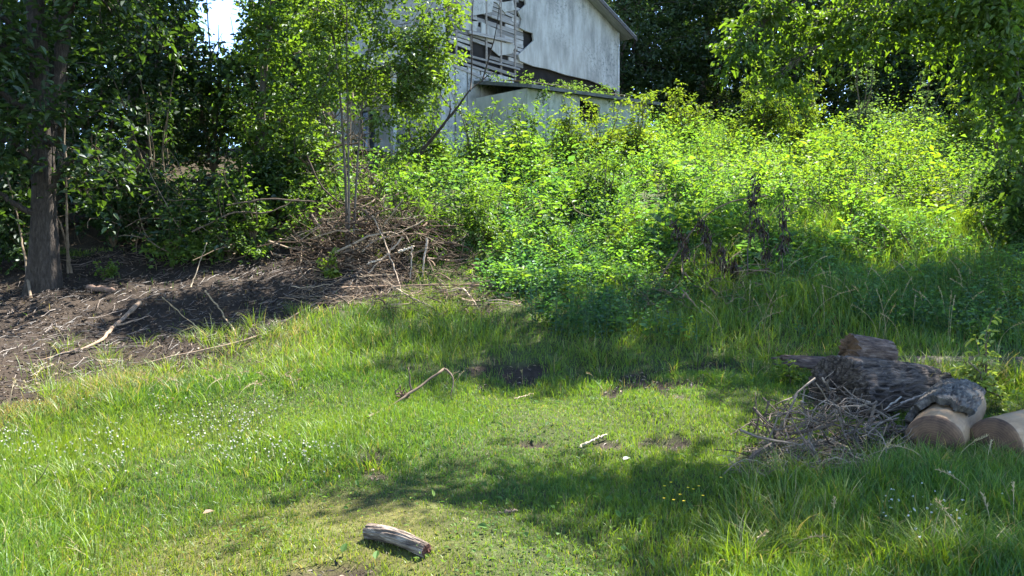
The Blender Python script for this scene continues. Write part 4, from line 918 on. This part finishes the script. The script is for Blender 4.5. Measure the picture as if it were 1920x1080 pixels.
# sticks of the brush heap in the middle
for lab, pts, r0, col in [
    ('pale broken stick slanting across the hollow of the brush heap', [at(754, 446, 12.2), at(725, 478, 12.1), at(690, 512, 12.0)], .016, (.42, .36, .31)),
    ('upright pale stake on the right of the brush heap', [at(800, 446, 12.3), at(797, 480, 12.2), at(791, 520, 12.1)], .022, (.46, .41, .37)),
    ('thinner upright stick left of the pale stake', [at(773, 462, 12.2), at(771, 490, 12.1), at(770, 526, 12.0)], .015, (.34, .3, .26)),
    ('long thin grey stick falling down the front of the brush heap', [at(698, 405, 12.4), at(720, 448, 12.2), at(746, 522, 11.6), at(760, 585, 10.9)], .012, (.33, .28, .24)),
    ('long level branch along the foot of the brush heap', [hit(640, 540, .06), hit(795, 534, .10), hit(860, 532, .1), hit(955, 542, .06)], .017, (.24, .18, .14)),
    ('arched branch at the right foot of the brush heap', [hit(824, 546, .08), hit(868, 540, .14), hit(884, 560, .1), hit(900, 584, .02)], .018, (.33, .29, .25)),
    ('grey stick pointing downhill below the brush heap', [hit(736, 536, .08), hit(770, 558, .08), hit(812, 576, .03)], .012, (.38, .34, .3)),
    ('straight bare pole on the upper left of the brush heap', [at(425, 385, 12.8), at(500, 372, 12.9), at(590, 378, 13)], .018, (.11, .09, .075)),
    ('bare pole lying over the shaded shrub left of the heap', [at(360, 435, 12.6), at(440, 395, 12.8), at(500, 402, 12.9), at(560, 372, 13)], .016, (.14, .115, .095)),
    ('dark curved branch arching above the brush heap', [at(575, 290, 13), at(600, 350, 13), at(640, 385, 13), at(700, 400, 13)], .016, (.07, .055, .045)),
    ('short white split board lying in the brush heap', [at(748, 472, 12.1), at(776, 462, 12.1)], .022, (.55, .52, .48)),
    ('white splinter of wood low in the brush heap', [at(690, 494, 12), at(716, 486, 12)], .016, (.5, .46, .42))]:
    branch(lab, pts, r0, r0 * .6, col, 'stick', 'stick', group='sticks of the brush heap')
def tangle(name, label, n, cenf, L, rad, cols, gap=.05, cat='brush', upz=.35):
    g = Geo(); P0 = cenf(n); d = unit(R.normal(0, 1, (n, 3)) * np.array([1, .8, upz])); m = 7
    s = np.linspace(-.5, .5, m)[None, :, None]; LL = L * R.uniform(.3, 1.2, (n, 1, 1)); bow = R.normal(0, .16, (n, 1, 3))
    P = P0[:, None] + d[:, None] * s * LL + bow * LL * (s ** 2 * 4 - .5) + np.cumsum(R.normal(0, .012, (n, m, 3)), 1) * LL / .6
    zg = gz(P[..., 0], P[..., 1]) + .01; P[..., 2] = np.maximum(P[..., 2], zg)
    rr = rad * np.exp(R.normal(0, .5, (n, 1))) * np.linspace(1, .5, m)[None]
    V, Q = tubes(P, rr, 5, False); c = np.array(cols)[R.choice(len(cols), n)] * R.uniform(.5, 1.4, (n, 1))
    g.add(V, Q, np.repeat(c, m * 5, 0))
    # short side twigs
    k = n; i = R.integers(0, n, k); j = R.integers(1, m - 1, k); A = P[i, j]; dd = unit(d[i] + R.normal(0, .8, (k, 3))); l = L * R.uniform(.08, .3, (k, 1, 1))
    W = A[:, None] + dd[:, None] * np.linspace(0, 1, 4)[None, :, None] * l + R.normal(0, .006, (k, 4, 3)); W[..., 2] = np.maximum(W[..., 2], gz(W[..., 0], W[..., 1]) + .005)
    V, Q = tubes(W, np.full((k, 4), rad * .4), 4, False); g.add(V, Q, np.repeat(c[i], 16, 0))
    return tag(g.build(name, M_TWIG), label, cat, kind='stuff')
def heap(px0, px1, fn, Y0, Y1, hmax):
    def f(n):
        px = R.uniform(px0, px1, n); Y = R.uniform(Y0, Y1, n); x = (px - 960) / F * Y
        h = hmax * np.clip(1 - ((px - (px0 + px1) / 2) / ((px1 - px0) * .55)) ** 2, .1, 1) * R.random(n) ** .8
        return np.stack([x, Y, gz(x, Y) + .03 + h], 1)
    return f
tangle('brush_heap', 'heap of dead brown brushwood on the slope below the house', 500, heap(550, 860, None, 12.2, 14.0, .85), .95, .008, [(.10, .07, .05), (.15, .115, .085), (.06, .042, .032), (.28, .235, .19)])
tangle('scattered_brush', 'loose dead twigs spread in front of the brush heap', 330, heap(560, 960, None, 10.4, 12.3, .14), .6, .005, [(.20, .15, .11), (.30, .25, .20), (.12, .09, .07)], upz=.15)
tangle('standing_brush', 'thin bare brown stems standing in the shade beside the porch', 150, heap(585, 700, None, 14.3, 16.0, 2.2), 1.2, .007, [(.16, .12, .09), (.10, .08, .06), (.24, .2, .16)], upz=2.5)
tangle('shade_brush', 'dead twigs and thin stems in the dark of the left wood', 170, heap(-40, 430, None, 12.4, 15, 1.6), 1.1, .006, [(.16, .13, .10), (.10, .08, .06), (.24, .2, .16)], upz=1.2)
tangle('foot_brush', 'dead bracken brown twigs at the shaded foot of the bank', 170, heap(1180, 1500, None, 10.2, 12.6, .35), .6, .005, [(.12, .09, .07), (.2, .16, .12)], upz=.6)
tangle('dry_stems', 'thin dry straw stems of last year standing among the weeds of the bank', 260, heap(880, 1880, None, 12.5, 22, .7), .7, .0045, [(.20, .16, .10), (.12, .09, .06), (.28, .24, .16)], upz=2.2)
# thin stems beside the big trunk
for lab, pp in [('thin pale sapling stem standing close beside the big trunk', [hit(128, 512, 0), at(126, 400, 11.6), at(122, 280, 11.6), at(118, 130, 11.7), at(112, -40, 11.8)]),
                ('thin bare stem leaning toward the big trunk from the left', [hit(58, 560, 0), at(40, 440, 12), at(15, 330, 12), at(-20, 250, 12)]),
                ('second thin stem rising just right of the big trunk', [hit(134, 512, 0), at(120, 440, 11.8), at(100, 390, 11.8)])]:
    branch(lab, pp, .022, .008, (.20, .17, .14), 'thin_stem', 'stem')

# withered stalks on the bank
def withered(label, px, top, bot, Y):
    g = Geo(); a, b = at(px, bot, Y), at(px + R.normal(0, 16), top, Y)
    b0 = a.copy(); b0[2] = gz(a[0], Y) ; P = curve([b0, a * .5 + b0 * .5, a, b], 10, .008); V, Q = tubes(P[None], np.linspace(.011, .005, 10)[None], 6); g.add(V, Q, np.array([.06, .045, .035]))
    n = 110; t = R.uniform(.45, 1, n); t = np.where(R.random(n) < .5, R.choice(R.uniform(.5, 1, 3), n) + R.normal(0, .03, n), t).clip(.4, 1); i = (t * 9).astype(int); c = P[i] + R.normal(0, .04, (n, 3)) + np.array([0, -.05, 0]); ax = R.normal(0, .35, (n, 3)); ax[:, 2] -= 1
    V, Q = leaves(c, ax, R.normal(0, 1, (n, 3)), R.uniform(.04, .13, n), R.uniform(.012, .04, n), .5); g.add(V, Q, np.repeat(np.array([.036, .022, .011]) * R.uniform(.4, 1.8, (n, 1)), 6, 0))
    tag(g.build('withered_stalk', M_DRY, None, b0), label, 'dead plant', 'withered stalks hanging dark on the bank')
for lab, px, t_, b_ in [('leftmost withered dark stalk on the bank', 1281, 405, 450), ('withered clump of dark leaves beside the arched stem', 1325, 400, 445), ('dark withered stalk with the highest shrivelled top', 1402, 325, 430),
                        ('dark withered stalk low beneath the arched stem', 1358, 455, 515), ('withered stalk hanging dark beside the tallest one', 1437, 395, 470), ('rightmost dark withered stalk, thick with dead leaves', 1466, 362, 465), ('lowest blackened stalk near the foot of the bank', 1380, 480, 545)]:
    withered(lab, px, t_, b_, 11.6)
branch('thin arched bare stem bowing over the withered stalks', [at(1240, 520, 11.6), at(1290, 440, 11.7), at(1335, 390, 11.8), at(1390, 372, 11.9), at(1440, 366, 11.9)], .016, .008, (.13, .10, .08), 'arched_stem', 'stem')

# ------------------------------------------------------------------ logs
def frame(p0, p1):
    p0, p1 = np.array(p0, float), np.array(p1, float); x = unit(p1 - p0); yv = unit(np.cross([0, 0, 1.], x)); zv_ = np.cross(x, yv)
    m = Matrix(((x[0], yv[0], zv_[0], p0[0]), (x[1], yv[1], zv_[1], p0[1]), (x[2], yv[2], zv_[2], p0[2]), (0, 0, 0, 1)))
    return m, float(np.linalg.norm(p1 - p0))
def cyl(L, r0, r1, n=60, k=72, furrow=.03, seed=0, a0=0, a1=2 * np.pi, rag=0., scale=9, round_end=0., x0=0., twist=.3, lump=.04):
    """bark cylinder along x: displaced furrows; returns grid of points"""
    rr = np.random.default_rng(seed); s = np.linspace(0, 1, n); closed = abs(a1 - a0 - 2 * np.pi) < 1e-6
    th = np.linspace(a0, a1, k, endpoint=not closed); S, T = np.meshgrid(s, th, indexing='ij')
    rad = r0 + (r1 - r0) * S
    d = 0
    for q in range(10):
        f = rr.integers(scale, scale * 3); d = d + np.sin(f * T + twist * f * S + 2.2 * np.sin((3 + 5 * rr.random()) * S * L * 2 + 2 * T + rr.uniform(0, 6)) + rr.uniform(0, 6)) / 10
    d = .32 - np.abs(d) * 1.5; d = np.where(d > 0, d * .5, d); d = d + .06 * np.sin(40 * S * L + 3 * np.sin(5 * T) + rr.uniform(0, 6)) * np.sin(7 * T + 9 * S * L)
    lm = 0
    for q in range(4): lm = lm + np.cos(rr.integers(1, 4) * T + rr.uniform(0, 6) + rr.normal() * 2 * S) / 4
    rad = rad * (1 + lump * lm) + furrow * d * 2
    if round_end: 
        e = np.clip(S * L / round_end, 0, 1); rad = rad * (1 - (1 - e) ** 2.5) ** .5 
    Xx = x0 + S * L
    if rag: 
        e0 = sum(np.sin(rr.integers(3, 17) * T + rr.uniform(0, 6)) for q in range(6)) / 6; Xx = Xx + rag * e0 * (1 - S) ** 2 * 2 
    return np.stack([Xx, rad * np.cos(T), rad * np.sin(T)], -1), closed
def grid_geo(geo, Gd, closed, flip=False, C=None):
    n, k, _ = Gd.shape; i = np.arange(n - 1)[:, None]; j = np.arange(k if closed else k - 1)[None]; j2 = (j + 1) % k
    q = np.stack([i * k + j, i * k + j2, (i + 1) * k + j2, (i + 1) * k + j], -1).reshape(-1, 4)
    if flip: q = q[:, ::-1]
    geo.add(Gd.reshape(-1, 3), q, C)
def end_cap(ring, inset=.0, rings=6, rough=.006, seed=0):
    c = ring.mean(0); f = np.linspace(1, .02, rings)[:, None, None]; rr = np.random.default_rng(seed)
    Gd = c + (ring[None] - c) * f; Gd = Gd + rr.normal(0, rough, Gd.shape) * np.array([1, 0, 0]) * (f < .99); Gd[..., 0] += inset * (1 - f[..., 0]); return Gd
def place(geo_list, label, name, cat, m, smooth=True, group=None):
    """first mesh is the thing, the others are parts of it"""
    root = bpy.data.objects.new(name, None); COL.objects.link(root); root.matrix_world = m; tag(root, label, cat, group); root.empty_display_size = .2
    for g_, nm, mt in geo_list: g_.build(nm, mt, root, None, smooth)
    return root
# small log in the foreground
p0, p1 = hit(690, 1000, .03), hit(800, 1034, .03)
p0 += [0, 0, .012]; p1 += [0, 0, .0]
m, L = frame(p0, p1)
g = Geo(); A, cl = cyl(L, .043, .037, 70, 90, .009, 3, scale=6, lump=.09, twist=.9); A[..., 2] += .02 * np.sin(A[..., 0] / L * np.pi); grid_geo(g, A, cl, True)
e1 = Geo(); grid_geo(e1, end_cap(A[-1], .002), True, True); e0 = Geo(); grid_geo(e0, end_cap(A[0], -.003), True, False)
place([(g, 'bark', M_SMALLBARK), (e1, 'cut_end', M_REDEND), (e0, 'weathered_end', M_ENDWOOD)], 'small bark covered log lying alone on the worn lawn in front', 'small_log', 'log', m)
# big bark log of the heap
p0, p1 = at(1570, 735, 7.1), at(1738, 738, 7.75)
m, L = frame(p0, p1)
g = Geo(); A, cl = cyl(L, .335, .27, 120, 170, .03, 8, scale=9, twist=.5, lump=.07, rag=.02); grid_geo(g, A, cl, True)
e1 = Geo(); grid_geo(e1, end_cap(A[-1], -.05, rough=.02), True, True); e0 = Geo(); grid_geo(e0, end_cap(A[0], -.07, rough=.015), True, False)
st = Geo(); S_, cl2 = cyl(.30, .075, .055, 20, 30, .01, 4, scale=4); S_ = S_ @ np.array([[.75, -.35, .3], [.3, .9, 0], [-.3, .1, .95]]); S_ += np.array([L * .82, -.12, .10]); grid_geo(st, S_, True, True); grid_geo(st, end_cap(S_[-1], 0), True, True)
place([(g, 'bark', M_LOGBARK), (e1, 'broken_end', M_ENDWOOD), (e0, 'weathered_end', M_LOGBARK), (st, 'branch_stub', M_LOGBARK)], 'thick log with deeply furrowed dark bark behind the twig pile', 'bark_log', 'log', m)
# bark chunk lying on it
p0, p1 = at(1592, 655, 7.6), at(1666, 662, 7.7)
m, L = frame(p0, p1)
g = Geo(); A, cl = cyl(L, .15, .13, 50, 90, .02, 21, scale=7, lump=.14, rag=.025); grid_geo(g, A, cl, True)
e0 = Geo(); grid_geo(e0, end_cap(A[0], .0, rough=.02), True, False); e1 = Geo(); grid_geo(e1, end_cap(A[-1], 0, rough=.02), True, True)
place([(g, 'bark', M_CHUNK), (e0, 'broken_end', M_ENDWOOD), (e1, 'broken_end', M_ENDWOOD)], 'reddish broken bark chunk perched on top of the thick log', 'bark_chunk', 'bark', m)
# flat slab of bark left of it
p0, p1 = hit(1468, 682, .07), hit(1590, 690, .07)
m, L = frame(p0, p1)
g = Geo(); A, cl = cyl(L, .09, .11, 40, 40, .014, 23, a0=-.2, a1=3.4, scale=6, lump=.1, rag=.08); B = A.copy(); B[..., 1:] *= .7; grid_geo(g, A, False, True); grid_geo(g, B, False, False)
for e in (0, -1): grid_geo(g, np.stack([A[e], B[e]]), False); grid_geo(g, np.stack([A[:, e], B[:, e]]), False)
place([(g, 'bark', M_CHUNK)], 'long curved slab of loose dark bark in the grass left of the thick log', 'bark_slab', 'bark', m)
# long fallen trunk behind
p0, p1 = at(1655, 706, 8.35), at(2120, 716, 8.7)
m, L = frame(p0, p1)
g = Geo(); A, cl = cyl(L, .22, .26, 150, 110, .035, 31, scale=8, lump=.05); grid_geo(g, A, cl, True)
e0 = Geo(); grid_geo(e0, end_cap(A[0], -.02, rough=.02), True, False); e1 = Geo(); grid_geo(e1, end_cap(A[-1], .02, rough=.02), True, True)
place([(g, 'bark', M_LOGBARK), (e0, 'broken_end', M_ENDWOOD), (e1, 'broken_end', M_ENDWOOD)], 'long fallen trunk in shade reaching out at the right edge', 'fallen_log', 'log', m)
# bare log with a sleeve of grey bark
p0 = at(1750, 832, 5.8); p1 = at(1800, 760, 6.7)
m, L = frame(p0, p1)
g = Geo(); A, cl = cyl(L, .205, .19, 60, 64, .003, 41, scale=5, lump=.05, x0=.04); grid_geo(g, A, True, True); grid_geo(g, end_cap(A[-1], 0), True, True)
e0 = Geo(); rr_ = np.linspace(0, 1, 10)[:, None]; ring = A[0]; c = ring.mean(0); E = np.stack([c + (ring - c) * math.cos(q * 1.52) - np.array([.085 * math.sin(q * 1.52), 0, 0]) for q in np.linspace(0, 1, 10)]); grid_geo(e0, E, True, False)
br = Geo(); A2, cl = cyl(L * .66, .275, .262, 90, 140, .020, 43, a0=-1.6, a1=2.5, scale=16, lump=.035, rag=.06, x0=.32, twist=.1); B2 = A2.copy(); B2[..., 1:] *= .80
grid_geo(br, A2, False, True); grid_geo(br, B2, False, False)
for e in (0, -1): grid_geo(br, np.stack([A2[e], B2[e]]), False); grid_geo(br, np.stack([A2[:, e], B2[:, e]]), False)
place([(g, 'bare_wood', M_WOOD), (e0, 'rounded_end', M_ENDWOOD), (br, 'bark_sleeve', M_GREYBARK)], 'barkless tan log end with a sleeve of scaly grey bark round it', 'bare_log', 'log', m)
# second bare log at the picture edge
p0 = at(1862, 835, 5.75); p1 = at(1985, 800, 6.35)
m, L = frame(p0, p1)
g = Geo(); A, cl = cyl(L, .20, .20, 60, 64, .004, 51, scale=5, lump=.05, x0=.03); grid_geo(g, A, True, True); grid_geo(g, end_cap(A[-1], 0), True, True)
e0 = Geo(); ring = A[0]; c = ring.mean(0); E = np.stack([c + (ring - c) * math.cos(q * 1.52) - np.array([.06 * math.sin(q * 1.52), 0, 0]) for q in np.linspace(0, 1, 10)]); grid_geo(e0, E, True, False)
br = Geo(); A2, cl = cyl(.2, .222, .218, 30, 30, .012, 53, a0=2.3, a1=3.5, scale=7, lump=.1, rag=.05, x0=.22); B2 = A2.copy(); B2[..., 1:] *= .9; grid_geo(br, A2, False, True); grid_geo(br, B2, False, False)
for e in (0, -1): grid_geo(br, np.stack([A2[e], B2[e]]), False); grid_geo(br, np.stack([A2[:, e], B2[:, e]]), False)
place([(g, 'bare_wood', M_WOOD), (e0, 'rounded_end', M_ENDWOOD), (br, 'bark_patch', M_GREYBARK)], 'barkless tan log cut off by the right picture edge', 'bare_log', 'log', m)
# twig pile in front of the logs
tangle('twig_pile', 'tangled pile of dead grey twigs in the grass before the thick log', 200, heap(1415, 1690, None, 5.55, 6.6, .34), .46, .0055, [(.13, .11, .10), (.20, .18, .165), (.07, .058, .05)], upz=.6)
tangle('twig_litter', 'flat thin dead stems strewn below the twig pile', 170, heap(1400, 1640, None, 5.2, 5.9, .05), .4, .003, [(.25, .22, .18), (.18, .15, .12)], upz=.12)
GB = (.24, .22, .205)
for lab, pts, r0, col in [
    ('thin dark twig standing upright at the left of the twig pile', [at(1423, 835, 6.1), at(1420, 790, 6.15), at(1416, 735, 6.2)], .006, (.16, .13, .11)),
    ('long grey branch running the length of the twig pile', [at(1424, 830, 6.0), at(1504, 838, 6.05), at(1592, 813, 6.2), at(1650, 790, 6.4)], .010, GB),
    ('curved grey branch bowing across the front of the twig pile', [at(1452, 862, 5.8), at(1480, 845, 5.85), at(1515, 836, 5.9), at(1560, 822, 6.0)], .010, GB),
    ('straight pale stick rising to the thick log', [at(1622, 797, 6.4), at(1655, 772, 6.5), at(1690, 744, 6.6)], .012, (.42, .40, .37)),
    ('pale branch bridging from twig pile to the bare log', [at(1665, 768, 6.6), at(1700, 752, 6.7), at(1745, 735, 6.8)], .014, (.38, .35, .33)),
    ('thick grey branch between twig pile and bark sleeve', [at(1660, 824, 6.1), at(1690, 808, 6.2), at(1720, 786, 6.3)], .016, GB),
    ('short thick pale stub at the front of the twig pile', [at(1540, 886, 5.65), at(1550, 866, 5.7), at(1557, 850, 5.8)], .016, (.38, .36, .34)),
    ('arched grey branch on top of the twig pile', [at(1540, 788, 6.6), at(1560, 772, 6.6), at(1586, 763, 6.6), at(1610, 790, 6.5)], .012, GB),
    ('crooked pale branch crossing the twig pile at the right', [at(1576, 787, 6.3), at(1600, 808, 6.2), at(1630, 820, 6.1), at(1660, 833, 6.0)], .010, GB),
    ('curved twig bending down at the right of the twig pile', [at(1628, 836, 5.9), at(1638, 858, 5.8), at(1630, 884, 5.7)], .009, GB),
    ('long thin twig slanting off the left of the twig pile', [at(1370, 815, 6.3), at(1415, 788, 6.4), at(1460, 778, 6.45)], .005, (.2, .17, .15))]:
    branch(lab, pts, r0, r0 * .6, col, 'dead_branch', group='branches of the twig pile', jit=.004)
# odd sticks and leaves on the lawn
branch('pale stick lying in the lawn edge of the shade', gpts((1085, 838, .02), (1110, 826, .03), (1138, 815, .03)), .010, .008, (.4, .38, .34), 'stick', 'stick')
branch('short dark stick on the shaded lawn', gpts((935, 962, .01), (970, 958, .02)), .010, .008, (.16, .13, .11), 'stick', 'stick')
branch('thin dark stalk leaning in the sunny grass at the left', [hit(25, 975, 0), at(50, 930, 5.0), at(92, 870, 5.1)], .004, .003, (.06, .07, .03), 'grass_stalk', 'stalk')
branch('thin straw stem lying on the lawn beside a bare patch', gpts((965, 748, .03), (1000, 738, .04)), .006, .004, (.4, .35, .25), 'stick', 'stick')
def dead_leaf(label, px, py, col, L):
    p = hit(px, py, .04); g = Geo(); V, Q = leaves(np.zeros((1, 3)), np.array([[.8, .5, .15]]), np.array([[.1, -.3, 1]]), np.array([L]), np.array([L * .5])); g.add(V, Q, np.array(col))
    o = g.build('fallen_leaf', M_DRY, None, None); o.location = p; tag(o, label, 'leaf')
dead_leaf('pale dry leaf on the lawn right of the pale stick', 1168, 862, (.34, .34, .3), .075)
dead_leaf('brown curled leaf in the sunny grass at the left', 380, 963, (.3, .2, .13), .07)
# buttercups
for i, (px, py) in enumerate([(1246, 912), (1258, 905), (1263, 938), (1275, 928), (1282, 940), (1300, 918), (1310, 912), (1352, 896), (1245, 935), (1290, 915), (1318, 930)]):
    p = hit(px, py, .10); g = Geo(); a = np.arange(5) * 2 * np.pi / 5
    V, Q = leaves(np.zeros((5, 3)), np.stack([np.cos(a), np.sin(a), np.full(5, .45)], 1), np.tile([0, 0, 1.], (5, 1)), np.full(5, .012), np.full(5, .013)); g.add(V, Q, np.array([.75, .55, .02]))
    zb = float(gz(p[0], p[1])) - p[2]; V, Q = tubes(np.array([[[0, 0, zb], [.004, 0, zb / 2], [0, 0, 0]]]), np.full((1, 3), .0015), 4, False); g.add(V, Q, G1)
    o = g.build('buttercup', M_DRY, None, None); o.location = p; tag(o, 'small yellow buttercup in the shaded lawn left of the twig pile', 'flower', 'buttercups in the shaded lawn')
